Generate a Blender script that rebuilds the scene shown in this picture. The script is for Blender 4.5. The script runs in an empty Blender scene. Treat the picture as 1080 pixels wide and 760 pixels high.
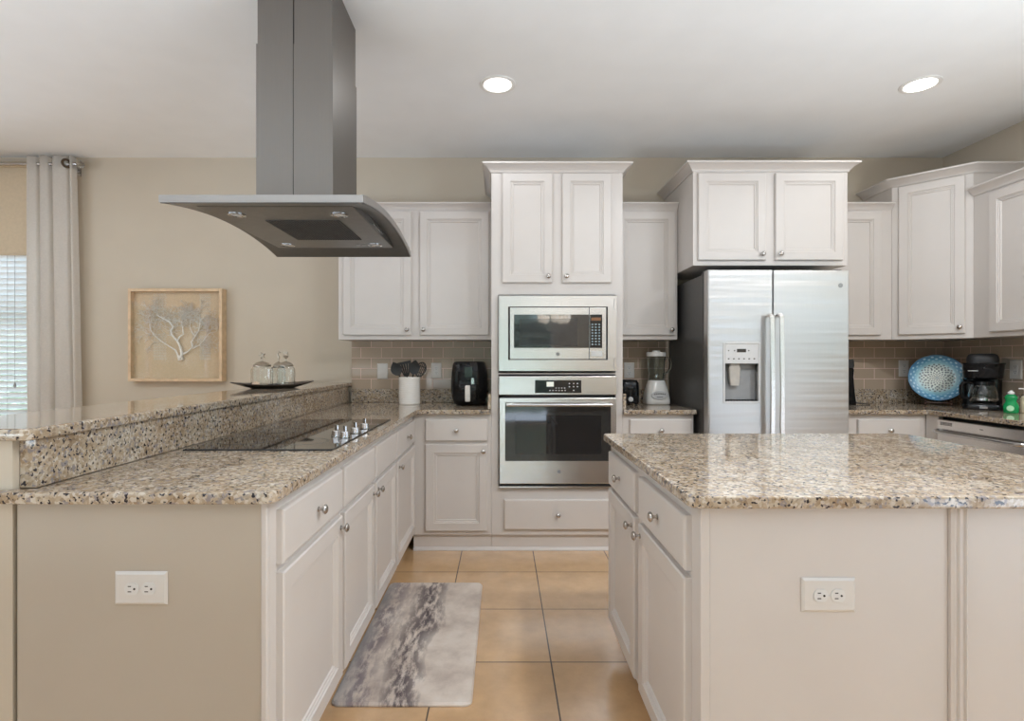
import bpy, bmesh, math, random
from mathutils import Vector, Matrix
PI = math.pi
random.seed(7)
SC = bpy.context.scene
COL = SC.collection

# ------------------------------------------------------------------ camera, world, light, exposure
F_PX, CX_PX, CAM_Z = 565.0, 529.5, 1.23
cam_d = bpy.data.cameras.new('camera')
cam_d.sensor_width = 36.0
cam_d.lens = F_PX / 1080 * 36
cam_d.shift_x = (540 - CX_PX) / 1080
cam_d.clip_start = 0.05
cam = bpy.data.objects.new('camera', cam_d)
cam.location = (0, 0, CAM_Z)
cam.rotation_euler = (PI / 2, 0, 0)
COL.objects.link(cam)
SC.camera = cam

SC.view_settings.view_transform = 'Standard'
SC.view_settings.look = 'None'
SC.view_settings.gamma = 1
SC.view_settings.use_curve_mapping = False
SC.view_settings.exposure = 0.0
SC.cycles.max_bounces = 12
SC.cycles.diffuse_bounces = 7
SC.cycles.glossy_bounces = 6
SC.cycles.transmission_bounces = 10
SC.cycles.transparent_max_bounces = 16
SC.cycles.caustics_reflective = False
SC.cycles.caustics_refractive = False
SC.cycles.sample_clamp_indirect = 6.0

WORLD_STRENGTH = 2.9
CAN_POWER = 3.0
ADDED_CAN_POWER = 29.0
FILL_POWER = 98.0
X_RIGHT, X_LEFT, Y_BACK, Y_REAR, Z_CEIL = 3.35, -5.2, 4.07, -3.5, 2.77

def world():
    w = bpy.data.worlds.new('garden_sky')
    SC.world = w
    w.use_nodes = True
    nt = w.node_tree
    N = nt.nodes
    L = nt.links
    N.clear()
    out = N.new('ShaderNodeOutputWorld')
    bg = N.new('ShaderNodeBackground')
    bg.inputs['Strength'].default_value = WORLD_STRENGTH
    tc = N.new('ShaderNodeTexCoord')
    sep = N.new('ShaderNodeSeparateXYZ')
    L.new(tc.outputs['Generated'], sep.inputs[0])
    ramp = N.new('ShaderNodeValToRGB')       # by elevation: pale ground, trees, open sky
    mp = N.new('ShaderNodeMapRange')
    mp.inputs['From Min'].default_value = -1
    mp.inputs['From Max'].default_value = 1
    L.new(sep.outputs['Z'], mp.inputs['Value'])
    cr = ramp.color_ramp
    cr.elements[0].position = 0.0
    cr.elements[0].color = (2.3, 2.25, 2.2, 1)
    cr.elements[1].position = 1.0
    cr.elements[1].color = (.72, .86, 1.0, 1)
    for p, c in ((.45, (2.0, 1.98, 1.96, 1)), (.49, (.36, .37, .34, 1)), (.56, (.42, .44, .42, 1)), (.60, (.78, .85, .92, 1))):
        e = cr.elements.new(p)
        e.color = c
    L.new(mp.outputs[0], ramp.inputs[0])
    nz = N.new('ShaderNodeTexNoise')
    nz.inputs['Scale'].default_value = 22
    nz.inputs['Detail'].default_value = 6
    nz.inputs['Roughness'].default_value = .7
    L.new(tc.outputs['Generated'], nz.inputs['Vector'])
    lr = N.new('ShaderNodeValToRGB')
    lr.color_ramp.elements[0].position = .42
    lr.color_ramp.elements[0].color = (.10, .16, .07, 1)
    lr.color_ramp.elements[1].position = .62
    lr.color_ramp.elements[1].color = (.62, .72, .62, 1)
    L.new(nz.outputs['Fac'], lr.inputs[0])
    band = N.new('ShaderNodeValToRGB')
    b = band.color_ramp
    b.elements[0].position = .47
    b.elements[0].color = (0, 0, 0, 1)
    b.elements[1].position = .60
    b.elements[1].color = (0, 0, 0, 1)
    for p, v in ((.485, .75), (.575, .75)):
        e = b.elements.new(p)
        e.color = (v, v, v, 1)
    L.new(mp.outputs[0], band.inputs[0])
    mix = N.new('ShaderNodeMix')
    mix.data_type = 'RGBA'
    L.new(band.outputs[0], mix.inputs['Factor'])
    L.new(ramp.outputs[0], mix.inputs[6])
    L.new(lr.outputs[0], mix.inputs[7])
    cool = N.new('ShaderNodeMix')
    cool.data_type = 'RGBA'
    cool.blend_type = 'MULTIPLY'
    cool.inputs['Factor'].default_value = 1
    cool.inputs[7].default_value = (.78, .925, 1.12, 1)
    L.new(mix.outputs[2], cool.inputs[6])
    L.new(cool.outputs[2], bg.inputs['Color'])
    L.new(bg.outputs[0], out.inputs[0])
world()

def portal(name, loc, rot, sx, sy):
    d = bpy.data.lights.new(name, 'AREA')
    d.shape = 'RECTANGLE'
    d.size, d.size_y = sx, sy
    d.cycles.is_portal = True
    o = bpy.data.objects.new(name, d)
    o.location = loc
    o.rotation_euler = rot
    COL.objects.link(o)
# daylight enters by the glass doors behind the camera, the dining and sink windows, and two added side doors
portal('daylight_glass_doors', (-.19, Y_REAR - .02, 1.2), (PI / 2, 0, 0), 2.42, 2.4)
portal('daylight_added_door_left', (X_LEFT - .1, 0, 1.08), (0, -PI / 2, 0), 2.1, 3.2)
portal('daylight_sink_window', (X_RIGHT + .1, .95, 1.65), (0, PI / 2, 0), 1.1, 1.3)
portal('daylight_added_door_right', (X_RIGHT + .1, -1.375, 1.08), (0, PI / 2, 0), 2.1, 2.65)
portal('daylight_dining_window', (-4.25, Y_BACK + .14, 1.35), (-PI / 2, 0, 0), 1.3, 1.4)

def area(name, loc, direction, sx, sy, power, col):
    d = bpy.data.lights.new(name, 'AREA')
    d.shape = 'RECTANGLE'
    d.size, d.size_y = sx, sy
    d.energy = power
    d.color = col
    o = bpy.data.objects.new(name, d)
    o.location = loc
    o.rotation_euler = Vector(direction).to_track_quat('-Z', 'Y').to_euler()
    COL.objects.link(o)
# added upward fill lights with no lamp behind them, to brighten the ceiling
area('added_ceiling_fill', (-1.85, -.35, .95), (.1, .12, 1), 2.2, 1.0, FILL_POWER * .50, (.75, .90, 1.0))
area('added_aisle_fill', (2.25, .75, .95), (-.12, -.20, 1), .7, 1.1, FILL_POWER * .50, (.75, .90, 1.0))

# ------------------------------------------------------------------ helpers
def new_bm():
    return bmesh.new()

def box(bm, x0, x1, y0, y1, z0, z1, bev=0.0, seg=2, M=None):
    m = Matrix.Translation(((x0 + x1) / 2, (y0 + y1) / 2, (z0 + z1) / 2)) @ Matrix.Diagonal((abs(x1 - x0), abs(y1 - y0), abs(z1 - z0), 1))
    if M is not None:
        m = M @ m
    r = bmesh.ops.create_cube(bm, size=1, matrix=m)
    if bev > 0:
        es = list({e for v in r['verts'] for e in v.link_edges})
        bmesh.ops.bevel(bm, geom=es, offset=bev, segments=seg, profile=.5, affect='EDGES')
    return bm

def lathe(bm, prof, M=None, n=32):
    M = M or Matrix.Identity(4)
    rings = []
    for r, z in prof:
        if r < 1e-5:
            rings.append([bm.verts.new(M @ Vector((0, 0, z)))])
        else:
            rings.append([bm.verts.new(M @ Vector((r * math.cos(2 * PI * k / n), r * math.sin(2 * PI * k / n), z))) for k in range(n)])
    for a, b in zip(rings, rings[1:]):
        for k in range(n):
            k2 = (k + 1) % n
            if len(a) == 1 and len(b) > 1:
                bm.faces.new((a[0], b[k2], b[k]))
            elif len(b) == 1 and len(a) > 1:
                bm.faces.new((a[k], a[k2], b[0]))
            elif len(a) > 1:
                bm.faces.new((a[k], a[k2], b[k2], b[k]))
    return bm

def tube(bm, pts, r, n=10, caps=True, radii=None):
    pts = [Vector(p) for p in pts]
    rings = []
    up = None
    for i, p in enumerate(pts):
        d = (pts[min(i + 1, len(pts) - 1)] - pts[max(i - 1, 0)]).normalized()
        if up is None:
            a = Vector((0, 0, 1)) if abs(d.z) < .9 else Vector((1, 0, 0))
            up = (a - d * a.dot(d)).normalized()
        else:
            up = (up - d * up.dot(d)).normalized()
        s = d.cross(up)
        rr = radii[i] if radii else r
        rings.append([bm.verts.new(p + (up * math.cos(2 * PI * k / n) + s * math.sin(2 * PI * k / n)) * rr) for k in range(n)])
    for a, b in zip(rings, rings[1:]):
        for k in range(n):
            bm.faces.new((a[k], a[(k + 1) % n], b[(k + 1) % n], b[k]))
    if caps:
        bm.faces.new(rings[0][::-1])
        bm.faces.new(rings[-1])
    return bm

def loft(bm, rings, cap0=True, cap1=True):
    rv = [[bm.verts.new(p) for p in r] for r in rings]
    n = len(rv[0])
    for a, b in zip(rv, rv[1:]):
        for k in range(n):
            bm.faces.new((a[k], a[(k + 1) % n], b[(k + 1) % n], b[k]))
    if cap0:
        bm.faces.new(rv[0][::-1])
    if cap1:
        bm.faces.new(rv[-1])
    return bm

def rrect(cx, cy, hx, hy, r, z, n=6):
    pts = []
    r = min(r, hx - 1e-4, hy - 1e-4)
    for sx, sy, a0 in ((1, 1, 0), (-1, 1, PI / 2), (-1, -1, PI), (1, -1, 1.5 * PI)):
        for k in range(n + 1):
            a = a0 + PI / 2 * k / n
            pts.append(Vector((cx + sx * (hx - r) + r * math.cos(a), cy + sy * (hy - r) + r * math.sin(a), z)))
    return pts

def round_poly(pts, radii, n=6):
    """Outline with rounded corners (2-D points, one radius each)."""
    out = []
    m = len(pts)
    for i, p in enumerate(pts):
        p = Vector(p)
        a, b = Vector(pts[i - 1]), Vector(pts[(i + 1) % m])
        r = radii[i]
        if r <= 0:
            out.append(p)
            continue
        u, v = (a - p).normalized(), (b - p).normalized()
        ang = u.angle(v)
        t = r / math.tan(ang / 2)
        c = p + (u + v).normalized() * (r / math.sin(ang / 2))
        p0, p1 = p + u * t - c, p + v * t - c
        a0 = math.atan2(p0.y, p0.x)
        da = math.atan2(p1.y, p1.x) - a0
        da = (da + PI) % (2 * PI) - PI
        for k in range(n + 1):
            q = a0 + da * k / n
            out.append(c + Vector((math.cos(q), math.sin(q))) * r)
    return out

def offset_poly(pts, d):
    """Counter-clockwise polygon moved inwards by d."""
    out = []
    m = len(pts)
    for i in range(m):
        a, p, b = pts[i - 1], pts[i], pts[(i + 1) % m]
        e0, e1 = (p - a).normalized(), (b - p).normalized()
        n0, n1 = Vector((-e0.y, e0.x)), Vector((-e1.y, e1.x))
        nn = (n0 + n1)
        nn = nn / max(nn.dot(n0), .2) if nn.length > 1e-6 else n0
        out.append(p + nn * d)
    return out

def slab(bm, pts, radii, z0, z1, ease=.006):
    """Stone slab with eased edges from a counter-clockwise outline."""
    o = round_poly(pts, radii)
    rings = []
    for d, z in ((ease, z0), (ease * .3, z0 + ease * .3), (0, z0 + ease), (0, z1 - ease), (ease * .3, z1 - ease * .3), (ease, z1)):
        q = offset_poly(o, d) if d > 0 else o
        rings.append([Vector((p.x, p.y, z)) for p in q])
    return loft(bm, rings)

def ring_panel(bm, w, h, prof, x0=0, z0=0):
    """A panel in the xz plane facing -y: prof is a list of (inset, y)."""
    prev = None
    for i, (d, y) in enumerate(prof):
        r = [bm.verts.new((x0 + a, y, z0 + b)) for a, b in ((d, d), (w - d, d), (w - d, h - d), (d, h - d))]
        if prev is None:
            bm.faces.new((r[0], r[3], r[2], r[1]))
        else:
            for k in range(4):
                bm.faces.new((prev[k], prev[(k + 1) % 4], r[(k + 1) % 4], r[k]))
        prev = r
    bm.faces.new(prev)
    return bm

def sweep_profile(bm, path, prof):
    """Moulding along an open xy path; prof = [(outward, z)] closed; outward is to the right of travel."""
    P = [Vector(p) for p in path]
    rings = []
    for i, p in enumerate(P):
        ns = []
        if i > 0:
            e = (p - P[i - 1]).normalized()
            ns.append(Vector((e.y, -e.x)))
        if i < len(P) - 1:
            e = (P[i + 1] - p).normalized()
            ns.append(Vector((e.y, -e.x)))
        n = ns[0] if len(ns) == 1 else (ns[0] + ns[1]) / (1 + ns[0].dot(ns[1]))
        rings.append([bm.verts.new((p.x + n.x * o, p.y + n.y * o, z)) for o, z in prof])
    m = len(prof)
    for a, b in zip(rings, rings[1:]):
        for k in range(m):
            bm.faces.new((a[k], a[(k + 1) % m], b[(k + 1) % m], b[k]))
    bm.faces.new(rings[0])
    bm.faces.new(rings[-1][::-1])
    return bm

def obj(name, bm, mat, parent=None, loc=(0, 0, 0), rot=(0, 0, 0), sharp=32):
    bmesh.ops.recalc_face_normals(bm, faces=bm.faces)
    lim = math.radians(sharp)
    for f in bm.faces:
        f.smooth = True
    for e in bm.edges:
        if len(e.link_faces) == 2 and e.calc_face_angle(0) > lim:
            e.smooth = False
    me = bpy.data.meshes.new(name)
    bm.to_mesh(me)
    bm.free()
    me.materials.append(mat)
    o = bpy.data.objects.new(name, me)
    COL.objects.link(o)
    if sharp == 32:                     # keep broad flat faces flat beside their small rounded edges
        wn = o.modifiers.new('flat_faces', 'WEIGHTED_NORMAL')
        wn.keep_sharp = True
        wn.weight = 100
    if parent:
        o.parent = parent
    o.location = loc
    o.rotation_euler = rot
    return o

def tag(o, label, cat, group=None):
    o['label'] = label
    o['category'] = cat
    if group:
        o['group'] = group
    return o

def thing(name, label, cat, loc=(0, 0, 0), rz=0.0, group=None):
    o = bpy.data.objects.new(name, None)
    o.empty_display_size = .05
    COL.objects.link(o)
    o.location = loc
    o.rotation_euler = (0, 0, rz)
    return tag(o, label, cat, group)

def struct(name, bm, mat, parent=None, **k):
    o = obj(name, bm, mat, parent, **k)
    o['kind'] = 'structure'
    return o

# ------------------------------------------------------------------ materials
def node_mat(name):
    m = bpy.data.materials.new(name)
    m.use_nodes = True
    nt = m.node_tree
    return m, nt.nodes, nt.links, nt.nodes['Principled BSDF']

def noise(N, L, scale, detail=3, rough=.5, vec=None, stretch=None):
    n = N.new('ShaderNodeTexNoise')
    n.inputs['Scale'].default_value = scale
    n.inputs['Detail'].default_value = detail
    n.inputs['Roughness'].default_value = rough
    if vec is None:
        tc = N.new('ShaderNodeTexCoord')
        vec = tc.outputs['Object']
    if stretch:
        mp = N.new('ShaderNodeMapping')
        mp.inputs['Scale'].default_value = stretch
        L.new(vec, mp.inputs['Vector'])
        vec = mp.outputs[0]
    L.new(vec, n.inputs['Vector'])
    return n

def ramp(N, L, src, stops):
    r = N.new('ShaderNodeValToRGB')
    c = r.color_ramp
    while len(c.elements) < len(stops):
        c.elements.new(.5)
    for e, (p, v) in zip(c.elements, stops):
        e.position = p
        e.color = (*v, 1) if isinstance(v, tuple) else (v, v, v, 1)
    L.new(src, r.inputs[0])
    return r

def mixc(N, L, fac, a, b):
    m = N.new('ShaderNodeMix')
    m.data_type = 'RGBA'
    for s, v in ((m.inputs['Factor'], fac), (m.inputs[6], a), (m.inputs[7], b)):
        if isinstance(v, (int, float)):
            s.default_value = v
        elif isinstance(v, tuple):
            s.default_value = (*v, 1)
        else:
            L.new(v, s)
    return m.outputs[2]

def mth(N, L, op, a, b=None):
    m = N.new('ShaderNodeMath')
    m.operation = op
    for i, v in enumerate((a, b)):
        if v is None:
            continue
        if isinstance(v, (int, float)):
            m.inputs[i].default_value = v
        else:
            L.new(v, m.inputs[i])
    return m.outputs[0]

def bump(N, L, B, h, strength=.2, dist=.002):
    b = N.new('ShaderNodeBump')
    b.inputs['Strength'].default_value = strength
    b.inputs['Distance'].default_value = dist
    L.new(h, b.inputs['Height'])
    L.new(b.outputs[0], B.inputs['Normal'])

def simple(name, col, rough=.5, metal=0.0, var=.06, scale=30, bmp=0.0, bscale=200, coat=0.0, **kw):
    m, N, L, B = node_mat(name)
    n = noise(N, L, scale, 3)
    a = tuple(max(0, c * (1 - var)) for c in col)
    b = tuple(min(1, c * (1 + var)) for c in col)
    r = ramp(N, L, n.outputs['Fac'], [(.3, a), (.7, b)])
    L.new(r.outputs[0], B.inputs['Base Color'])
    B.inputs['Roughness'].default_value = rough
    B.inputs['Metallic'].default_value = metal
    B.inputs['Coat Weight'].default_value = coat
    for k, v in kw.items():
        B.inputs[k.replace('_', ' ')].default_value = v
    if bmp:
        bump(N, L, B, noise(N, L, bscale, 4).outputs['Fac'], bmp, .003)
    return m

def steel(name, col=(.60, .60, .60), rough=.26, stretch=(2, 2, 160), var=.035, aniso=.5):
    m, N, L, B = node_mat(name)
    n = noise(N, L, 3, 4, .6, stretch=stretch)
    L.new(ramp(N, L, n.outputs['Fac'], [(.25, tuple(c * (1 - var) for c in col)), (.75, tuple(c * (1 + var) for c in col))]).outputs[0], B.inputs['Base Color'])
    B.inputs['Metallic'].default_value = 1
    L.new(ramp(N, L, n.outputs['Fac'], [(.2, rough * .93), (.8, rough * 1.07)]).outputs[0], B.inputs['Roughness'])
    wv = noise(N, L, 3.5, 2, .4, stretch=(.5, .5, 3))
    bump(N, L, B, wv.outputs['Fac'], .05, .02)
    return m

def granite():
    m, N, L, B = node_mat('speckled_granite')
    g = N.new('ShaderNodeNewGeometry')
    P = g.outputs['Position']
    warp = noise(N, L, 40, 2, .5, P)
    n1 = noise(N, L, 16, 4, .6, P)
    base = ramp(N, L, n1.outputs['Fac'], [(.30, (.24, .145, .07)), (.45, (.37, .265, .16)), (.58, (.46, .375, .275)), (.75, (.55, .51, .45))]).outputs[0]
    v = N.new('ShaderNodeTexVoronoi')
    v.inputs['Scale'].default_value = 120
    L.new(P, v.inputs['Vector'])
    sep = N.new('ShaderNodeSeparateColor')
    L.new(v.outputs['Color'], sep.inputs[0])
    cells = ramp(N, L, sep.outputs[0], [(.0, (.16, .12, .09)), (.35, (.34, .265, .185)), (.7, (.50, .43, .345)), (1, (.68, .65, .60))]).outputs[0]
    c = mixc(N, L, .5, base, cells)
    n2 = noise(N, L, 62, 3, .55, P)
    grey = ramp(N, L, n2.outputs['Fac'], [(.57, 0.0), (.63, .85)]).outputs[0]
    c = mixc(N, L, grey, c, (.23, .21, .22))
    n3 = noise(N, L, 92, 2, .5, P)
    mp = N.new('ShaderNodeMapping')
    mp.inputs['Location'].default_value = (3.1, 7.7, 1.3)
    L.new(P, mp.inputs['Vector'])
    L.new(mp.outputs[0], n3.inputs['Vector'])
    dark = ramp(N, L, n3.outputs['Fac'], [(.595, 0.0), (.635, 1.0)]).outputs[0]
    c = mixc(N, L, dark, c, (.028, .024, .030))
    L.new(c, B.inputs['Base Color'])
    B.inputs['Roughness'].default_value = .06
    B.inputs['Specular IOR Level'].default_value = .55
    return m

def brick_mat(name, axes, off, bw, rh, mortar, c1, c2, cm, rough, stag, mottled=0.0, bstr=.5):
    m, N, L, B = node_mat(name)
    g = N.new('ShaderNodeNewGeometry')
    sep = N.new('ShaderNodeSeparateXYZ')
    L.new(g.outputs['Position'], sep.inputs[0])
    cmb = N.new('ShaderNodeCombineXYZ')
    L.new(mth(N, L, 'SUBTRACT', sep.outputs[axes[0]], off[0]), cmb.inputs[0])
    L.new(mth(N, L, 'SUBTRACT', sep.outputs[axes[1]], off[1]), cmb.inputs[1])
    t = N.new('ShaderNodeTexBrick')
    t.offset = stag
    t.inputs['Scale'].default_value = 1
    t.inputs['Brick Width'].default_value = bw
    t.inputs['Row Height'].default_value = rh
    t.inputs['Mortar Size'].default_value = mortar
    t.inputs['Mortar Smooth'].default_value = .15
    t.inputs['Color1'].default_value = (*c1, 1)
    t.inputs['Color2'].default_value = (*c2, 1)
    t.inputs['Mortar'].default_value = (*cm, 1)
    L.new(cmb.outputs[0], t.inputs['Vector'])
    col = t.outputs['Color']
    if mottled:
        n = noise(N, L, 7, 6, .65, g.outputs['Position'])
        k = ramp(N, L, n.outputs['Fac'], [(.3, 1 - mottled), (.7, 1.0)]).outputs[0]
        mm = N.new('ShaderNodeMix')
        mm.data_type = 'RGBA'
        mm.blend_type = 'MULTIPLY'
        mm.inputs['Factor'].default_value = 1
        L.new(col, mm.inputs[6])
        L.new(k, mm.inputs[7])
        col = mm.outputs[2]
    L.new(col, B.inputs['Base Color'])
    r = N.new('ShaderNodeMapRange')
    r.inputs['To Min'].default_value = rough
    r.inputs['To Max'].default_value = .85
    L.new(t.outputs['Fac'], r.inputs['Value'])
    L.new(r.outputs[0], B.inputs['Roughness'])
    inv = mth(N, L, 'SUBTRACT', 1.0, t.outputs['Fac'])
    bump(N, L, B, inv, bstr, .002)
    return m

def thin_glass(name, tint=(1, 1, 1), refl=.035):
    m, N, L, B = node_mat(name)
    N.remove(B)
    out = N['Material Output']
    t = N.new('ShaderNodeBsdfTransparent')
    t.inputs[0].default_value = (*tint, 1)
    g = N.new('ShaderNodeBsdfGlossy')
    g.inputs['Roughness'].default_value = .02
    lw = N.new('ShaderNodeLayerWeight')
    lw.inputs['Blend'].default_value = .5
    n = noise(N, L, 3, 2)
    f = mth(N, L, 'MULTIPLY', mth(N, L, 'POWER', lw.outputs['Facing'], 5.0), .9)
    f = mth(N, L, 'ADD', f, mth(N, L, 'ADD', mth(N, L, 'MULTIPLY', n.outputs['Fac'], .004), refl))
    mx = N.new('ShaderNodeMixShader')
    L.new(f, mx.inputs[0])
    L.new(t.outputs[0], mx.inputs[1])
    L.new(g.outputs[0], mx.inputs[2])
    L.new(mx.outputs[0], out.inputs[0])
    return m

def emit(name, col, s):
    m, N, L, B = node_mat(name)
    n = noise(N, L, 5, 1)
    r = ramp(N, L, n.outputs['Fac'], [(.3, tuple(c * .97 for c in col)), (.7, col)])
    L.new(r.outputs[0], B.inputs['Emission Color'])
    B.inputs['Base Color'].default_value = (.9, .9, .88, 1)
    B.inputs['Emission Strength'].default_value = s
    return m

def mat_rug():
    m, N, L, B = node_mat('marbled_mat')
    tc = N.new('ShaderNodeTexCoord')
    sep = N.new('ShaderNodeSeparateXYZ')
    L.new(tc.outputs['Object'], sep.inputs[0])
    n0 = noise(N, L, 5, 5, .65, tc.outputs['Object'])
    base = ramp(N, L, n0.outputs['Fac'], [(.3, (.42, .345, .30)), (.55, (.66, .58, .51)), (.75, (.74, .69, .64))]).outputs[0]
    nx = noise(N, L, 2.2, 3, .6, tc.outputs['Object'])
    x = mth(N, L, 'ADD', sep.outputs[0], mth(N, L, 'MULTIPLY', mth(N, L, 'SUBTRACT', nx.outputs['Fac'], .5), .22))
    st = noise(N, L, 9, 8, .72, tc.outputs['Object'], stretch=(3.2, 1.0, 1))
    stf = ramp(N, L, st.outputs['Fac'], [(.42, 0.0), (.54, 1.0)]).outputs[0]
    def band(c, w):
        d = mth(N, L, 'ABSOLUTE', mth(N, L, 'SUBTRACT', x, c))
        return mth(N, L, 'MAXIMUM', mth(N, L, 'SUBTRACT', 1.0, mth(N, L, 'DIVIDE', d, w)), 0.0)
    b1 = mth(N, L, 'POWER', band(-.015, .095), .45)
    c = mixc(N, L, mth(N, L, 'MULTIPLY', b1, stf), base, (.050, .034, .048))
    b2 = band(-.19, .09)
    c = mixc(N, L, mth(N, L, 'MULTIPLY', mth(N, L, 'MULTIPLY', b2, stf), .8), c, (.14, .11, .14))
    b3 = band(-.26, .07)
    c = mixc(N, L, mth(N, L, 'MULTIPLY', b3, .75), c, (.26, .28, .31))
    L.new(c, B.inputs['Base Color'])
    B.inputs['Roughness'].default_value = .45
    return m

def mat_plate():
    m, N, L, B = node_mat('blue_patterned_glaze')
    tc = N.new('ShaderNodeTexCoord')
    sep = N.new('ShaderNodeSeparateXYZ')
    L.new(tc.outputs['Object'], sep.inputs[0])
    x, y = sep.outputs[0], sep.outputs[1]
    r = mth(N, L, 'SQRT', mth(N, L, 'ADD', mth(N, L, 'MULTIPLY', x, x), mth(N, L, 'MULTIPLY', y, y)))
    rn = mth(N, L, 'DIVIDE', r, .165)
    a = mth(N, L, 'ARCTAN2', y, x)
    c = ramp(N, L, rn, [(.0, (.30, .36, .38)), (.10, (.66, .68, .58)), (.50, (.60, .68, .62)), (.66, (.24, .50, .58)), (.80, (.045, .27, .45)), (.96, (.02, .16, .32))]).outputs[0]
    def dots(nrad, nang, lo, hi, ph, th=.25):
        s1 = mth(N, L, 'COSINE', mth(N, L, 'MULTIPLY', a, nang))
        s2 = mth(N, L, 'COSINE', mth(N, L, 'ADD', mth(N, L, 'MULTIPLY', rn, nrad * 2 * PI), ph))
        p = mth(N, L, 'GREATER_THAN', mth(N, L, 'MULTIPLY', s1, s2), th)
        p = mth(N, L, 'MULTIPLY', p, mth(N, L, 'GREATER_THAN', rn, lo))
        return mth(N, L, 'MULTIPLY', p, mth(N, L, 'LESS_THAN', rn, hi))
    c = mixc(N, L, dots(6.5, 14, .14, .42, 0), c, (.03, .05, .06))
    c = mixc(N, L, dots(6.5, 22, .42, .62, .7), c, (.03, .06, .08))
    c = mixc(N, L, dots(8, 8, .03, .14, 1.2), c, (.04, .05, .06))
    c = mixc(N, L, mth(N, L, 'MULTIPLY', dots(6, 20, .74, .96, .4, .45), .7), c, (.45, .72, .82))
    L.new(c, B.inputs['Base Color'])
    B.inputs['Roughness'].default_value = .28
    B.inputs['Coat Weight'].default_value = .15
    return m

M_PAINT = simple('white_cabinet_paint', (.60, .560, .528), .36, var=.015, scale=6)
M_PAINT_COOL = M_PAINT
M_WALL = simple('warm_beige_wall_paint', (.53, .465, .375), .75, var=.02, scale=4, bmp=.03, bscale=160)
M_CEIL = simple('white_textured_ceiling', (.87, .88, .89), .85, var=.015, scale=5, bmp=.06, bscale=55)
M_GRANITE = granite()
M_FLOOR = brick_mat('beige_floor_tile', (0, 1), (.1998, 3.118), .459, .466, .0032, (.68, .435, .225), (.65, .41, .21), (.10, .065, .04), .22, 0.0, .22)
M_FLOOR.node_tree.nodes['Principled BSDF'].inputs['Coat Weight'].default_value = 1.0
M_FLOOR.node_tree.nodes['Principled BSDF'].inputs['Coat Roughness'].default_value = .2
M_FLOOR.node_tree.nodes['Principled BSDF'].inputs['Coat IOR'].default_value = 1.9
M_SUB_B = brick_mat('taupe_subway_tile', (0, 2), (-1.069, 1.013), .1555, .0786, .0021, (.46, .365, .28), (.41, .322, .24), (.80, .60, .53), .12, .5)
M_SUB_R = brick_mat('taupe_subway_tile_side', (1, 2), (3.97, 1.013), .1555, .0786, .0021, (.46, .365, .28), (.41, .322, .24), (.80, .60, .53), .12, .5)
M_STEEL = steel('brushed_stainless', stretch=(160, 160, 2))
M_FRIDGE = steel('fridge_stainless', (.575, .565, .56), .33, stretch=(160, 160, 2))
_nt = M_FRIDGE.node_tree            # faint horizontal ripples in the door sheet
_rp = noise(_nt.nodes, _nt.links, 3, 1, .3, stretch=(.5, .5, 9))
bump(_nt.nodes, _nt.links, _nt.nodes['Principled BSDF'], _rp.outputs['Fac'], .25, .012)
M_STEEL_H = steel('brushed_stainless_across', (.76, .74, .72), stretch=(2, 2, 160))
M_HOOD_SHADE = simple('hood_panel_shade_tone', (.15, .14, .128), .30, .6, var=.1)  # steel darkened so the shade below the hood is in its colour
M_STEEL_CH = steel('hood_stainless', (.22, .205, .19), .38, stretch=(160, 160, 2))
M_STEEL_CAN = steel('hood_canopy_stainless', (.40, .39, .38), .30, stretch=(2, 160, 160))
M_NICKEL = simple('satin_nickel', (.50, .47, .44), .25, 1, var=.05)
M_CHROME = simple('polished_chrome', (.58, .58, .59), .14, 1, var=.03)
M_SILVER = simple('aged_silver', (.52, .47, .40), .3, 1, var=.15)
M_BLACK_GLASS = simple('black_glass', (.012, .012, .013), .04, var=.1, coat=.5)
M_OVEN_GLASS = simple('smoked_oven_glass', (.028, .027, .026), .06, var=.1, coat=.5)
M_MIRROR_GLASS = simple('microwave_window_glass', (.022, .021, .021), .03, var=.1, coat=1.0, Specular_IOR_Level=1.0)
M_BLACK = simple('black_plastic', (.007, .007, .008), .16, var=.2, Specular_IOR_Level=.3)
M_BLACK_MATT = simple('matt_black_plastic', (.02, .02, .021), .5, var=.2)
M_BODY_GREY = simple('dark_grey_appliance_side', (.060, .058, .056), .38, var=.08, bmp=.08, bscale=300)
M_DARK = simple('dark_gap', (.008, .008, .008), .7, var=.1)
M_WHITE = simple('white_plastic', (.80, .79, .77), .32, var=.01)
M_WHITE_GLOSS = simple('white_appliance_plastic', (.80, .79, .76), .2, var=.01)
M_COVER = simple('outlet_cover_white', (.64, .615, .585), .35, var=.01)
M_SOCKET = simple('socket_face_white', (.66, .655, .64), .3, var=.01)
M_CERAMIC = simple('white_ceramic', (.82, .79, .75), .2, var=.02, coat=.4)
M_GREY_PLASTIC = simple('grey_plastic', (.28, .28, .28), .3, var=.05)
M_LIGHT_GREY = simple('pale_grey_plastic', (.60, .60, .60), .3, var=.03)
M_SLOT = simple('dark_slot', (.03, .025, .02), .6, var=.1)
M_CURTAIN = simple('off_white_linen', (.86, .82, .77), .85, var=.03, scale=80)
M_SHADE = simple('beige_roller_shade', (.56, .46, .33), .8, var=.04, scale=50)
M_BLIND = simple('white_blind_slat', (.80, .81, .80), .45, var=.02)
M_OAK = simple('pale_oak', (.62, .45, .28), .45, var=.12, scale=25)
M_BACKING = simple('gold_linen_backing', (.58, .44, .28), .6, var=.06, scale=70)
M_CORAL = simple('silver_coral', (.80, .76, .70), .35, var=.1, scale=60)
M_CORAL_DIM = simple('grey_coral_twig', (.66, .60, .52), .5, var=.15, scale=60)
M_LACE = simple('pale_lace_print', (.62, .55, .45), .7, var=.1, scale=60)
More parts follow.
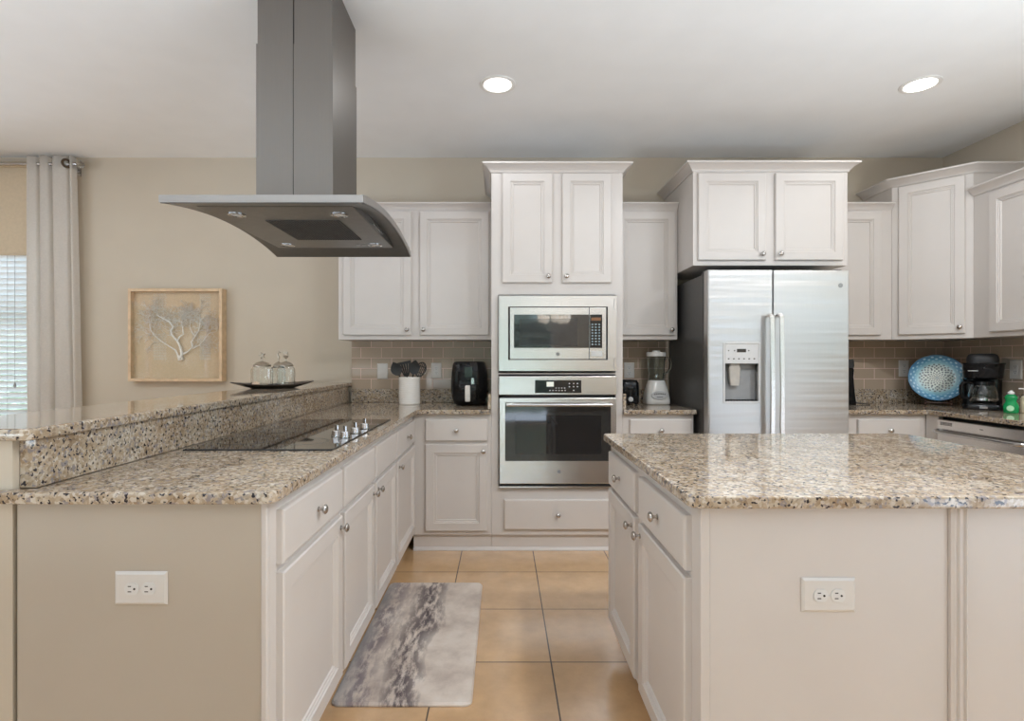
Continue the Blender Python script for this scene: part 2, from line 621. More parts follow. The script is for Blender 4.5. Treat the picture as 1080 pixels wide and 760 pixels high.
M_BRONZE = simple('dark_bronze_tray', (.055, .042, .034), .3, .6, var=.2)
M_SHELL = simple('sea_shell', (.60, .45, .33), .4, var=.2, scale=60)
M_WOOD_DARK = simple('dark_wood', (.06, .025, .015), .4, var=.2, scale=40)
M_MAT = mat_rug()
M_MAT_EDGE = simple('grey_mat_edge', (.22, .22, .24), .6, var=.1)
M_PLATE = mat_plate()
M_GLASS = simple('clear_glass', (.97, .985, .98), .0, var=.005, Transmission_Weight=1.0, IOR=1.45)
M_PANE = thin_glass('window_glass')
M_PICTURE_GLASS = thin_glass('picture_glass', (1, 1, 1), .03)
M_GREEN = simple('green_soap', (.02, .42, .13), .12, var=.05, Transmission_Weight=.35, IOR=1.35)
M_GREEN_LABEL = simple('pale_green_label', (.45, .78, .50), .4, var=.1)
M_CREAM = simple('cream_plastic', (.74, .64, .46), .35, var=.05)
M_LAMP = emit('downlight_glow', (1.0, .96, .90), 6.0)
M_SHADE_GLOW = emit('lit_frosted_shade', (1.0, .86, .68), 3.0)
M_DISPLAY = emit('green_clock_display', (.10, .16, .08), .6)
M_ICON = simple('grey_printed_icons', (.55, .55, .55), .5, var=.05)
M_BLUE = simple('pale_blue_film', (.35, .45, .50), .2, .5, var=.2)

# ------------------------------------------------------------------ room shell
def wall_with_holes(name, axis, pos, thick, a0, a1, z0, z1, holes):
    """axis 'y': wall in xz at y=pos..pos+thick; axis 'x': wall in yz at x=pos..pos+thick."""
    bm = new_bm()
    cuts = sorted({a0, a1, *[h[0] for h in holes], *[h[1] for h in holes]})
    for p, q in zip(cuts, cuts[1:]):
        hs = [h for h in holes if h[0] <= p and h[1] >= q]
        spans = [(z0, z1)]
        for h in hs:
            spans = [(z0, h[2]), (h[3], z1)]
        for s, t in spans:
            if t - s < 1e-4:
                continue
            if axis == 'y':
                box(bm, p, q, pos, pos + thick, s, t)
            else:
                box(bm, pos, pos + thick, p, q, s, t)
    bmesh.ops.remove_doubles(bm, verts=bm.verts, dist=1e-5)
    inner = {}
    for f in bm.faces:
        inner.setdefault(frozenset(v.index for v in f.verts), []).append(f)
    bm.verts.index_update()
    seen = {}
    for f in bm.faces:
        seen.setdefault(frozenset(v.index for v in f.verts), []).append(f)
    kill = [f for fs in seen.values() if len(fs) > 1 for f in fs]
    bmesh.ops.delete(bm, geom=kill, context='FACES')
    return struct(name, bm, M_WALL)

WIN = (-4.95, -3.52, .62, 2.30)          # dining window
SINK = (.30, 1.60, 1.12, 2.18)           # window over the sink, out of frame
ADDED_DOOR_R = (-2.7, -.05, 0.0, 2.12)           # unseen door opening added in the side wall to brighten fridge and cabinets
ADDED_DOOR_L = (-1.6, 1.6, 0.0, 2.12)          # unseen door opening added in the far side wall for light from the left
DOORS = (-1.40, 1.02, 0.0, 2.40)          # glass doors behind the camera

bm = new_bm()
box(bm, X_LEFT - .15, X_RIGHT + .15, Y_REAR - .15, Y_BACK + .15, -.12, 0)
struct('floor', bm, M_FLOOR)
bm = new_bm()
box(bm, X_LEFT - .15, X_RIGHT + .15, Y_REAR - .15, Y_BACK + .15, Z_CEIL, Z_CEIL + .12)
struct('ceiling', bm, M_CEIL)
wall_with_holes('wall_back', 'y', Y_BACK, .14, X_LEFT, X_RIGHT + .14, 0, Z_CEIL, [WIN])
wall_with_holes('wall_right', 'x', X_RIGHT, .14, Y_REAR, Y_BACK, 0, Z_CEIL, [ADDED_DOOR_R, SINK])
wall_with_holes('wall_left', 'x', X_LEFT - .14, .14, Y_REAR, Y_BACK, 0, Z_CEIL, [ADDED_DOOR_L])
wall_with_holes('wall_rear', 'y', Y_REAR - .14, .14, X_LEFT, X_RIGHT, 0, Z_CEIL, [DOORS])

def window(name, bmf, bmp):
    o = struct(name, bmf, M_WHITE)
    p = obj('window_glass', bmp, M_PANE, o)
    return o
f, p = new_bm(), new_bm()
x0, x1, z0, z1 = WIN
for a in ((x0, x0 + .05, z0, z1), (x1 - .05, x1, z0, z1), (x0 + .05, x1 - .05, z0, z0 + .05), (x0 + .05, x1 - .05, z1 - .05, z1), (x0 + .05, x1 - .05, 1.43, 1.47)):
    box(f, a[0], a[1], Y_BACK + .08, Y_BACK + .12, a[2], a[3])
box(p, x0 + .05, x1 - .05, Y_BACK + .098, Y_BACK + .102, z0 + .05, z1 - .05)
window('window_1', f, p)
f, p = new_bm(), new_bm()
y0, y1, z0, z1 = SINK
for a in ((y0, y0 + .05, z0, z1), (y1 - .05, y1, z0, z1), (y0 + .05, y1 - .05, z0, z0 + .05), (y0 + .05, y1 - .05, z1 - .05, z1)):
    box(f, X_RIGHT + .08, X_RIGHT + .12, a[0], a[1], a[2], a[3])
box(p, X_RIGHT + .098, X_RIGHT + .102, y0 + .05, y1 - .05, z0 + .05, z1 - .05)
window('window_2', f, p)
f, p = new_bm(), new_bm()
x0, x1, z0, z1 = DOORS
for k in range(3):
    xx = x0 + (x1 - x0 - .07) * k / 2
    box(f, xx, xx + .07, Y_REAR - .10, Y_REAR - .05, .06, z1 - .07)
box(f, x0, x1, Y_REAR - .10, Y_REAR - .05, z1 - .07, z1)
box(f, x0, x1, Y_REAR - .10, Y_REAR - .05, 0, .06)
box(p, x0, x1, Y_REAR - .077, Y_REAR - .073, .06, z1 - .07)
o = struct('door_1', f, M_WHITE)
obj('door_glass', p, M_PANE, o)

f, p = new_bm(), new_bm()
y0, y1, z0, z1 = ADDED_DOOR_R
for a in ((y0, y0 + .06, z0, z1), (y1 - .06, y1, z0, z1), ((y0 + y1) / 2 - .04, (y0 + y1) / 2 + .04, z0 + .06, z1 - .06), (y0 + .06, y1 - .06, z0, z0 + .06), (y0 + .06, y1 - .06, z1 - .06, z1)):
    box(f, X_RIGHT + .06, X_RIGHT + .11, a[0], a[1], a[2], a[3])
box(p, X_RIGHT + .083, X_RIGHT + .087, y0 + .06, y1 - .06, z0 + .06, z1 - .06)
o = struct('added_door_2', f, M_WHITE)  # added opening, lets daylight in from the right
obj('door_glass', p, M_PANE, o)

f, p = new_bm(), new_bm()
y0, y1, z0, z1 = ADDED_DOOR_L
for a in ((y0, y0 + .06, z0, z1), (y1 - .06, y1, z0, z1), ((y0 + y1) / 2 - .04, (y0 + y1) / 2 + .04, z0 + .06, z1 - .06), (y0 + .06, y1 - .06, z0, z0 + .06), (y0 + .06, y1 - .06, z1 - .06, z1)):
    box(f, X_LEFT - .11, X_LEFT - .06, a[0], a[1], a[2], a[3])
box(p, X_LEFT - .087, X_LEFT - .083, y0 + .06, y1 - .06, z0 + .06, z1 - .06)
o = struct('added_door_3', f, M_WHITE)  # added opening, lets daylight reach the dining side
obj('door_glass', p, M_PANE, o)

# hedge in the garden, mirrored in the oven and microwave glass
bm = new_bm()
bmesh.ops.create_icosphere(bm, subdivisions=6, radius=1)
from mathutils import noise as mn
for v in bm.verts:
    p = v.co.copy()
    q = Vector((math.copysign(abs(p.x) ** .5, p.x) * 5.0, math.copysign(abs(p.y) ** .6, p.y) * .8, math.copysign(abs(p.z) ** .5, p.z) * 1.1))
    d = mn.fractal(q * 2.2, 1.0, 2.0, 5)
    v.co = q + Vector((.1 * d, .45 * d, .35 * d)) + Vector((0, 0, .95))
m_, N_, L_, B_ = node_mat('garden_leaves')
n_ = noise(N_, L_, 9, 6, .75)
L_.new(ramp(N_, L_, n_.outputs['Fac'], [(.36, (.07, .10, .05)), (.48, (.20, .27, .16)), (.58, (.46, .53, .41)), (.70, (.80, .83, .79))]).outputs[0], B_.inputs['Base Color'])
B_.inputs['Roughness'].default_value = .6
hedge = tag(obj('garden_hedge', bm, m_, None, (.3, -8.5, 0), sharp=180), 'bushy green garden hedge outside the glass doors behind the camera', 'hedge')
blocking_hedge = hedge.copy()  # copy added to cut the daylight behind the blind
COL.objects.link(blocking_hedge)
blocking_hedge.location = (-6.5, 7.2, 0)
blocking_hedge.scale = (1, 1, 1.5)
tag(blocking_hedge, 'green hedge added outside the dining window to cut light behind the blind', 'hedge')

# baseboard along the dining part of the back wall
bm = new_bm()
sweep_profile(bm, [(X_LEFT, Y_BACK), (-1.53, Y_BACK)], [(0, 0), (.014, 0), (.014, .085), (.008, .10), (0, .10)])
struct('baseboard_back', bm, M_PAINT)

# drywall half wall carrying the bar
bm = new_bm()
box(bm, -1.335, -1.197, 1.31, Y_BACK, 0, 1.034)
struct('wall_bar', bm, M_WALL)

# tiles between counter and wall cabinets
bm = new_bm()
box(bm, -1.139, -.0695, 4.056, Y_BACK, 1.0155, 1.375)
struct('trim_1', bm, M_SUB_B)
bm = new_bm()
box(bm, .7795, 1.255, 4.056, Y_BACK, 1.0155, 1.375)
struct('trim_2', bm, M_SUB_B)
bm = new_bm()
box(bm, 2.14, X_RIGHT - .014, 4.056, Y_BACK, 1.0155, 1.375)
struct('trim_3', bm, M_SUB_B)
bm = new_bm()
box(bm, X_RIGHT - .014, X_RIGHT, 1.55, Y_BACK, 1.0155, 1.375)
struct('trim_4', bm, M_SUB_R)

# ------------------------------------------------------------------ cabinets
DOOR_T = .02
def door_prof(t=DOOR_T, fr=.052):
    return [(0, 0), (0, -t + .004), (.004, -t), (fr, -t), (fr + .003, -t + .0055), (fr + .009, -t + .0045), (fr + .012, -t + .009), (fr + .019, -t + .008), (fr + .022, -t + .0135), (fr + .025, -t + .0135)]
def drawer_prof(t=DOOR_T):
    return [(0, 0), (0, -t + .006), (.002, -t + .002), (.006, -t)]

def knob(parent, x, z, y=-DOOR_T):
    M = Matrix.Translation((x, y, z)) @ Matrix.Rotation(PI / 2, 4, 'X')
    bm = lathe(new_bm(), [(0, -.001), (.0085, -.001), (.0085, .002), (.0055, .004), (.0045, .010), (.006, .014), (.0125, .017), (.0150, .020), (.0150, .0225), (.012, .0265), (.006, .029), (0, .0295)], M, 20)
    return obj('knob', bm, M_NICKEL, parent)

def door(root, x0, x1, z0, z1, kx=None, kz=None, fr=.052):
    bm = ring_panel(new_bm(), x1 - x0, z1 - z0, door_prof(fr=fr), x0, z0)
    d = obj('door', bm, M_PAINT, root, sharp=12)
    if kx is not None:
        knob(d, kx, kz)
    return d

def drawer(root, x0, x1, z0, z1, kn=True, name='drawer'):
    bm = ring_panel(new_bm(), x1 - x0, z1 - z0, drawer_prof(), x0, z0)
    d = obj(name, bm, M_PAINT, root, sharp=12)
    if kn:
        knob(d, (x0 + x1) / 2, (z0 + z1) / 2)
    return d

CROWN = [(-.004, 0), (.008, 0), (.010, .008), (.016, .014), (.030, .030), (.046, .040), (.050, .043), (.056, .043), (.056, .054), (-.004, .054)]
def crown(root, path, z, k=1.0, kz=1.0):
    bm = sweep_profile(new_bm(), path, [(a * k, z + b * kz) for a, b in CROWN])
    return obj('crown_moulding', bm, M_PAINT, root)

def body_box(root, x0, x1, y0, y1, z0, z1, name='body'):
    return obj(name, box(new_bm(), x0, x1, y0, y1, z0, z1, .0015, 1), M_PAINT, root)

ZB, ZT = .105, .8835          # base cabinets
DZ0, DZ1, PZ0, PZ1 = .712, .851, .1335, .690   # drawer and door heights

# --- peninsula (faces +x): local x runs along +y, local y into -x
PX = -.575
def peninsula_cab(y0, y1, label, bays, end=False, depth=.60):
    r = thing('base_cabinet', label, 'cabinet', (PX, y0, 0), PI / 2)
    w = y1 - y0
    body_box(r, 0, w, 0, depth, ZB, ZT)
    obj('toe_kick', box(new_bm(), 0 if not end else .03, w, .06, depth, .001, ZB), M_PAINT, r)
    for (a, b, kn, dk) in bays:
        a -= y0
        b -= y0
        if kn:
            drawer(r, a, b, DZ0, DZ1)
        else:
            drawer(r, a, b, DZ0, DZ1, False, 'false_drawer_front')
        door(r, a, b, PZ0, PZ1, (b - .028) if dk > 0 else (a + .028), PZ1 - .035)
    return r
r = peninsula_cab(1.325, 1.887, 'white base cabinet at the open end of the peninsula, outlet on its end panel', [(1.364, 1.871, True, 1)], True)
# end panel and corner strip facing the room
bm = new_bm()
box(bm, -.014, -.001, .014, .612, .001, ZT, .001, 1)
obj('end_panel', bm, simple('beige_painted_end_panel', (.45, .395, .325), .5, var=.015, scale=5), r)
bm = new_bm()
box(bm, -.018, -.001, -.001, .0135, .001, ZT, .002, 1)
obj('corner_strip', bm, M_PAINT, r)
peninsula_cab(1.888, 2.845, 'white base cabinet below the cooktop with two false drawer fronts', [(1.903, 2.340, False, 1), (2.374, 2.830, False, -1)])
peninsula_cab(2.846, 3.455, 'white base cabinet in the inside corner beyond the cooktop', [(2.862, 3.425, True, -1)])

# --- back run, facing -y
YF = 3.46
def back_base(x0, x1, label, bays, depth=.595, extra=None):
    r = thing('base_cabinet', label, 'cabinet', (x0, YF, 0), 0)
    w = x1 - x0
    body_box(r, 0, w, 0, depth, ZB, ZT)
    bm = new_bm()
    box(bm, 0, w, .02, depth, .001, ZB)
    obj('toe_kick', bm, M_PAINT, r)
    bm = sweep_profile(new_bm(), [(0, .02), (w, .02)], [(0, .001), (.016, .001), (.014, .010), (.006, .019), (0, .022)])
    obj('shoe_moulding', bm, M_PAINT, r)
    for (a, b, dr, dk) in bays:
        a -= x0
        b -= x0
        drawer(r, a, b, DZ0, DZ1)
        door(r, a, b, PZ0, PZ1, (b - .026) if dk > 0 else (a + .026), PZ1 - .042)
    return r
back_base(-.574, -.070, 'white base cabinet with one drawer and one door under the air fryer', [(-.493, -.094, True, 1)])
back_base(.7800, 1.236, 'narrow white base cabinet under the toaster and blender', [(.822, 1.219, True, 1)])
r = back_base(2.150, 2.735, 'white base cabinet between the refrigerator and the dishwasher corner', [(2.29, 2.688, True, -1)])

# --- tall oven cabinet
TX0, TX1 = -.0686, .7786
r = thing('oven_cabinet', 'tall white cabinet holding the microwave and wall oven', 'cabinet', (TX0, YF, 0))
W = TX1 - TX0
bm = new_bm()
ap = (.045, W - .045)      # appliance opening
ZO0, ZO1 = .42, 1.655
for a in ((0, W, 0, .60, ZB, ZO0), (0, W, 0, .60, ZO1, 2.452), (0, ap[0], 0, .60, ZO0, ZO1), (ap[1], W, 0, .60, ZO0, ZO1), (ap[0], ap[1], .55, .60, ZO0, ZO1), (ap[0], ap[1], 0, .55, 1.140, 1.150)):
    box(bm, *a)
obj('body', bm, M_PAINT, r)
obj('toe_kick', box(new_bm(), 0, W, .02, .595, .001, ZB), M_PAINT, r)
obj('shoe_moulding', sweep_profile(new_bm(), [(0, .02), (W, .02)], [(0, .001), (.016, .001), (.014, .010), (.006, .019), (0, .022)]), M_PAINT, r)
door(r, .002 - TX0, .324 - TX0, 1.730, 2.434, .298 - TX0, 1.769)
door(r, .387 - TX0, .704 - TX0, 1.730, 2.434, .413 - TX0, 1.769)
drawer(r, .0146 - TX0, .705 - TX0, .143, .336)
crown(r, [(0, .605), (0, 0), (W, 0), (W, .605)], 2.442)

# --- wall cabinets on the back wall
YU = 3.765
def upper(x0, x1, label, doors, yf=YU, z0=1.376, z1=2.292, path=None, dz=(1.407, 2.271), k=.72, kz=.80, name='wall_cabinet'):
    r = thing(name, label, 'cabinet', (x0, yf, z0))
    w = x1 - x0
    body_box(r, 0, w, 0, Y_BACK - yf - .001, 0, z1 - z0)
    for (a, b, kd) in doors:
        door(r, a - x0, b - x0, dz[0] - z0, dz[1] - z0, (b - x0 - .027) if kd > 0 else (a - x0 + .027), dz[0] - z0 + .038)
    crown(r, path or [(0, 0), (w, 0)], z1 - z0 - .004, k, kz)
    return r
upper(-1.149, -.0700, 'white double-door wall cabinet over the air fryer, partly behind the range hood', [(-1.112, -.636, 1), (-.576, -.093, -1)], path=[(0, .30), (0, 0), (1.0785, 0)])
upper(.7800, 1.2315, 'narrow white wall cabinet above the blender, between oven cabinet and refrigerator', [(.805, 1.212, 1)], path=[(0, 0), (.4515, 0)])
r = upper(1.2335, 2.2310, 'deep white double-door cabinet directly above the refrigerator', [(1.262, 1.697, 1), (1.758, 2.193, -1)], yf=YF, z0=1.843, z1=2.452, path=[(0, .605), (0, 0), (.9975, 0), (.9975, .605)], dz=(1.875, 2.434), k=1, kz=1)
upper(2.2325, 2.7385, 'narrow white wall cabinet between refrigerator cabinet and corner cabinet', [(2.262, 2.652, -1)], path=[(0, 0), (.506, 0)])
# corner cabinet with a diagonal face
r = thing('corner_cabinet', 'tall white corner wall cabinet with a diagonal door above the blue plate', 'cabinet', (2.74, YU, 1.376))
ZC = 2.452 - 1.376
out = [Vector(p) for p in ((0, 0), (.305, -.305), (.608, -.305), (.608, .304), (0, .304))]
bm = loft(new_bm(), [[Vector((p.x, p.y, z)) for p in out] for z in (0, ZC)])
obj('body', bm, M_PAINT, r)
c = new_bm()
obj('crown_moulding', sweep_profile(c, [(0, .300), (0, 0), (.305, -.305), (.606, -.305)], [(a, ZC - .010 + b) for a, b in CROWN]), M_PAINT, r)
dm = ring_panel(new_bm(), .352, 2.434 - 1.407, door_prof(), .040, 1.407 - 1.376)
d = obj('door', dm, M_PAINT, r, sharp=12)
d.rotation_euler = (0, 0, -PI / 4)
knob(d, .365, 1.449 - 1.376)

# wall cabinet on the right wall: faces -x
r = thing('wall_cabinet', 'white wall cabinet on the side wall above the coffee maker', 'cabinet', (3.045, 3.459, 1.376), -PI / 2)
body_box(r, 0, .86, 0, .304, 0, 2.292 - 1.376)
door(r, .128, .515, .031, 2.271 - 1.376, .488, .07)
door(r, .560, .845, .031, 2.271 - 1.376, .587, .07)
crown(r, [(0, 0), (.86, 0), (.86, .30)], 2.292 - 1.376 - .004, .9, .95)
# base cabinet beyond the dishwasher
r = thing('base_cabinet', 'white base cabinet beyond the dishwasher along the side wall', 'cabinet', (2.755, 2.745, 0), -PI / 2)
body_box(r, 0, .60, 0, .59, ZB, ZT)
obj('toe_kick', box(new_bm(), 0, .60, .06, .59, .001, ZB), M_PAINT, r)
drawer(r, .03, .57, DZ0, DZ1)
door(r, .03, .57, PZ0, PZ1, .06, PZ1 - .04)
# filler in the corner by the dishwasher
r = tag(obj('corner_filler', box(new_bm(), 0, .025, -.10, 0, .001, ZT), M_PAINT, None, (2.737, YF, 0)), 'narrow white filler strip beside the dishwasher in the counter corner', 'cabinet filler')

# --- island: left face looks to -x; near panel looks to -y
IX, IY0, IY1 = .473, 1.285, 2.305
r = thing('kitchen_island', 'white island base with two drawers, two doors and panelled side', 'kitchen island', (IX, IY1, 0), -PI / 2)
IW = IY1 - IY0
ID = 1.20
body_box(r, 0, IW - .001, 0, ID, ZB, ZT)
obj('toe_kick', box(new_bm(), .02, IW - .03, .07, ID - .03, .001, ZB), M_PAINT, r)
drawer(r, IY1 - 2.285, IY1 - 1.845, .706, .844)
drawer(r, IY1 - 1.785, IY1 - 1.335, .706, .844)
door(r, IY1 - 2.285, IY1 - 1.845, .1335, .689, IY1 - 1.872, .655)
door(r, IY1 - 1.785, IY1 - 1.335, .1335, .689, IY1 - 1.757, .655)
obj('end_panel', box(new_bm(), IW - .001, IW + .008, .022, .590, .001, ZT, .001, 1), M_PAINT, r)
obj('end_panel', box(new_bm(), IW - .001, IW + .008, .632, ID, .001, ZT, .001, 1), M_PAINT, r)
obj('corner_strip', box(new_bm(), IW - .001, IW + .012, -.001, .0215, .001, ZT, .002, 1), M_PAINT, r)
bm = new_bm()
pr = [(.5905, 0), (.5905, .016), (.597, .020), (.600, .015), (.606, .015), (.609, .020), (.613, .020), (.616, .015), (.622, .015), (.625, .020), (.6315, .016), (.6315, 0)]
loft(bm, [[Vector((IW + d, y, z)) for y, d in pr] for z in (.001, ZT)])
obj('pilaster', bm, M_PAINT, r)

# ------------------------------------------------------------------ stone
CT0, CT1 = .8845, .914
bm = new_bm()
slab(bm, [(-1.240, 1.28), (-.545, 1.28), (-.545, 3.425), (-.0705, 3.425), (-.0705, 4.068), (-1.155, 4.068), (-1.155, 1.327), (-1.24, 1.305)], [0, .035, .01, 0, 0, 0, 0, 0], CT0, CT1)
tag(obj('countertop', bm, M_GRANITE), 'speckled granite counter running along the peninsula and under the air fryer', 'countertop')
bm = new_bm()
slab(bm, [(.7800, 3.425), (1.247, 3.425), (1.247, 4.068), (.7800, 4.068)], [0, .008, 0, 0], CT0, CT1)
tag(obj('countertop', bm, M_GRANITE), 'short granite counter under the toaster and blender', 'countertop')
bm = new_bm()
slab(bm, [(2.150, 3.425), (2.720, 3.425), (2.720, 2.14), (3.348, 2.14), (3.348, 4.068), (2.150, 4.068)], [.004, .01, 0, 0, 0, 0], CT0, CT1)
tag(obj('countertop', bm, M_GRANITE), 'corner granite counter under the coffee maker and over the dishwasher', 'countertop')
bm = new_bm()
slab(bm, [(.437, 1.243), (1.741, 1.243), (1.741, 2.325), (.437, 2.325)], [.030, .03, .05, .02], CT0, CT1)
tag(obj('island_countertop', bm, M_GRANITE), 'large speckled granite slab on top of the kitchen island', 'countertop')
bm = new_bm()
slab(bm, [(-1.520, 1.288), (-1.140, 1.288), (-1.140, 4.068), (-1.520, 4.068)], [.02, .03, 0, 0], 1.035, 1.065, .008)
tag(obj('bar_top', bm, M_GRANITE), 'raised granite bar top behind the cooktop, tray of jars on it', 'bar counter')
bm = new_bm()
box(bm, -1.196, -1.1555, 1.328, 4.035, .9142, 1.0345, .001, 1)
tag(obj('granite_backsplash', bm, M_GRANITE), 'tall granite strip between cooktop counter and raised bar', 'backsplash')
bm = new_bm()
box(bm, -1.139, -.092, 4.036, 4.0555, .9142, 1.0152, .002, 1)
tag(obj('granite_backsplash', bm, M_GRANITE), 'low granite strip behind the utensil crock and air fryer', 'backsplash')
bm = new_bm()
box(bm, -.0905, -.0705, 3.452, 4.0555, .9142, 1.0152, .002, 1)
tag(obj('granite_backsplash', bm, M_GRANITE), 'short granite strip against the oven cabinet beside the air fryer', 'backsplash')
bm = new_bm()
box(bm, .7802, .7992, 3.452, 4.0555, .9142, 1.0152, .002, 1)
tag(obj('granite_backsplash', bm, M_GRANITE), 'short granite strip against the oven cabinet beside the toaster', 'backsplash')
bm = new_bm()
box(bm, .801, 1.247, 4.036, 4.0555, .9142, 1.0152, .002, 1)
tag(obj('granite_backsplash', bm, M_GRANITE), 'low granite strip behind the blender', 'backsplash')
bm = new_bm()
box(bm, 2.15, 3.314, 4.036, 4.0555, .9142, 1.0152, .002, 1)
tag(obj('granite_backsplash', bm, M_GRANITE), 'low granite strip behind the blue plate', 'backsplash')
bm = new_bm()
box(bm, 3.3155, 3.3355, 2.14, 4.0555, .9142, 1.0152, .002, 1)
tag(obj('granite_backsplash', bm, M_GRANITE), 'low granite strip behind the coffee maker on the side wall', 'backsplash')

# ------------------------------------------------------------------ emblem (round badge with looped monogram)
def emblem(parent, x, y, z, r=.011):
    """Badge on a face looking to -y."""
    M = Matrix.Translation((x, y, z)) @ Matrix.Rotation(PI / 2, 4, 'X')
    bm = lathe(new_bm(), [(0, 0), (r, 0), (r, .0015), (r * .93, .002), (0, .002)], M, 28)
    b = obj('badge', bm, M_GREY_PLASTIC, parent)
    bm = new_bm()
    def P(a, b_):
        return (x + a * r, y - .0022, z + b_ * r)
    tube(bm, [P(.86 * math.cos(t), .86 * math.sin(t)) for t in [2 * PI * k / 24 for k in range(25)]], r * .05, 6)
    tube(bm, [P(-.05 + (.30 + .12 * math.cos(t * .5)) * math.cos(t) - .22, .12 + .36 * math.sin(t)) for t in [.3 + k * .32 for k in range(18)]] + [P(-.12, -.1), P(-.15, -.5), P(-.42, -.6), P(-.5, -.35), P(-.2, -.15)], r * .055, 6)
    tube(bm, [P(.08, .02), P(.35, .1), P(.52, .3), P(.40, .5), P(.2, .3), P(.16, -.1), P(.3, -.45), P(.58, -.4), P(.66, -.15)], r * .055, 6)
    obj('monogram', bm, M_CHROME, b)
    return b

# ------------------------------------------------------------------ wall oven and microwave
AY = YF - .002
def bx(root, name, mat, *a, bev=.002, seg=2):
    return obj(name, box(new_bm(), *a, bev, seg), mat, root)

def X(px, Y): return (px - CX_PX) * Y / F_PX
def Z(py, Y): return CAM_Z + (380 - py) * Y / F_PX

yo = 3.43
ox0, ox1 = X(526.3, yo), X(650.4, yo)
r = thing('wall_oven', 'stainless wall oven with dark glass door under the microwave', 'oven', (ox0, yo, Z(513.5, yo)))
OZ = Z(513.5, yo)
w = ox1 - ox0
def zz(py): return Z(py, yo) - OZ
def xx(px): return X(px, yo) - ox0
bx(r, 'body', M_DARK, .03, w - .03, .012, .50, .012, zz(399))
bx(r, 'control_panel', M_STEEL_H, 0, w, 0, .028, zz(416.2), zz(396.6), bev=.003)
b = bx(r, 'control_display', M_BLACK_GLASS, xx(564.2), xx(613.2), -.0015, .002, zz(414.2), zz(400.6), bev=.001)
bx(b, 'clock', M_DISPLAY, xx(576.5), xx(584), -.0022, -.0010, zz(407.5), zz(402.5), bev=0)
for nm, spots in (('number_legend', [(600.5, 404.3), (605, 404.3), (609, 404.3), (600.5, 407.6), (605, 407.6), (609, 407.6), (605, 411.5)]), ('function_legend', [(580 + 3.2 * k, 411.6) for k in range(6)] + [(586.5 + 3 * k, 409) for k in range(4)])):
    bm = new_bm()
    for gx, gy in spots:
        box(bm, xx(gx - .7), xx(gx + .7), -.0022, -.0010, zz(gy + .5), zz(gy - .5))
    obj(nm, bm, M_ICON, b)
d = bx(r, 'oven_door', M_STEEL_H, .002, w - .002, -.004, .028, zz(510), zz(419.4), bev=.005)
bx(d, 'door_glass', M_OVEN_GLASS, xx(532.7), xx(644.2), -.006, .0, zz(485.8), zz(424.5), bev=.001)
bx(d, 'inner_window', M_BLACK_GLASS, xx(543.5), xx(634), -.0066, -.004, zz(478.5), zz(437.5), bev=.0005)
bm = new_bm()
tube(bm, [(xx(534), -.050, zz(426.2)), (xx(644), -.050, zz(426.2))], .0105, 16)
for px in (540, 638):
    box(bm, xx(px - 1.6), xx(px + 1.6), -.050, -.004, zz(428), zz(424.4), .002, 1)
obj('oven_handle', bm, M_STEEL, d)
emblem(d, xx(589.5), -.004, zz(497), .012)
bx(r, 'bottom_vent', M_DARK, .006, w - .006, .004, .028, zz(512.6), zz(510.4), bev=0)
bx(r, 'bottom_trim', M_STEEL_H, 0, w, .0, .028, zz(514.2), zz(512.7), bev=0)

mz0, mz1 = Z(391, yo), Z(311.6, yo)
r = thing('microwave', 'built-in stainless microwave with wide trim frame above the oven', 'microwave', (ox0, yo, mz0))
def zm(py): return Z(py, yo) - mz0
bm = new_bm()
hx0, hx1, hz0, hz1 = xx(536), xx(641), zm(379.4), zm(323.2)
for a in ((0, hx0, 0, zm(311.6)), (hx1, w, 0, zm(311.6)), (hx0, hx1, 0, hz0), (hx0, hx1, hz1, zm(311.6))):
    box(bm, a[0], a[1], 0, .028, a[2], a[3])
bmesh.ops.remove_doubles(bm, verts=bm.verts, dist=1e-5)
obj('trim_frame', bm, M_STEEL_H, r)
bx(r, 'body', M_DARK, hx0 - .01, hx1 + .01, .018, .44, hz0, hz1)
d = bx(r, 'microwave_door', M_STEEL_H, xx(537.8), xx(621), -.004, .02, zm(378.6), zm(324.2), bev=.002)
bx(d, 'door_glass', M_MIRROR_GLASS, xx(542), xx(621), -.0062, 0, zm(366.8), zm(331.6), bev=.0008)
bx(d, 'inner_window', simple('reflective_window_mesh', (.035, .035, .036), .05, var=.05, coat=1.0), xx(548), xx(609), -.0068, -.004, zm(364.8), zm(336), bev=.0005)
emblem(d, xx(588.2), -.004, zm(373.3), .012)
d = bx(r, 'control_panel', M_STEEL_H, xx(621.6), xx(639.2), -.004, .02, zm(378.6), zm(324.2), bev=.002)
b = bx(d, 'keypad', M_BLACK_GLASS, xx(622), xx(635), -.006, 0, zm(366.8), zm(331.6), bev=.0008)
bm = new_bm()
for i in range(8):
    for j in range(3):
        px, py = 624.6 + 3.6 * j, 342 + 3 * i
        box(bm, xx(px - .9), xx(px + .9), -.0068, -.005, zm(py + .7), zm(py - .7))
obj('key_marks', bm, M_BLUE, b)
bx(b, 'clock', simple('amber_clock', (.22, .10, .04), .3), xx(623.5), xx(633.5), -.0068, -.005, zm(338), zm(334.8), bev=0)
bx(d, 'open_button', M_LIGHT_GREY, xx(623.3), xx(635), -.0075, -.003, zm(375.6), zm(370), bev=.0015)
# corner brackets of the trim: small pressed curves on the frame ends
bm = new_bm()
for px in (648.2,):
    for c in (321, 383):
        tube(bm, [(xx(px) - .004 * math.sin(t * PI), -.0005, zm(c + 6) + (zm(c - 6) - zm(c + 6)) * t) for t in [k / 10 for k in range(11)]], .0016, 6)
obj('trim_clip', bm, M_GREY_PLASTIC, r)

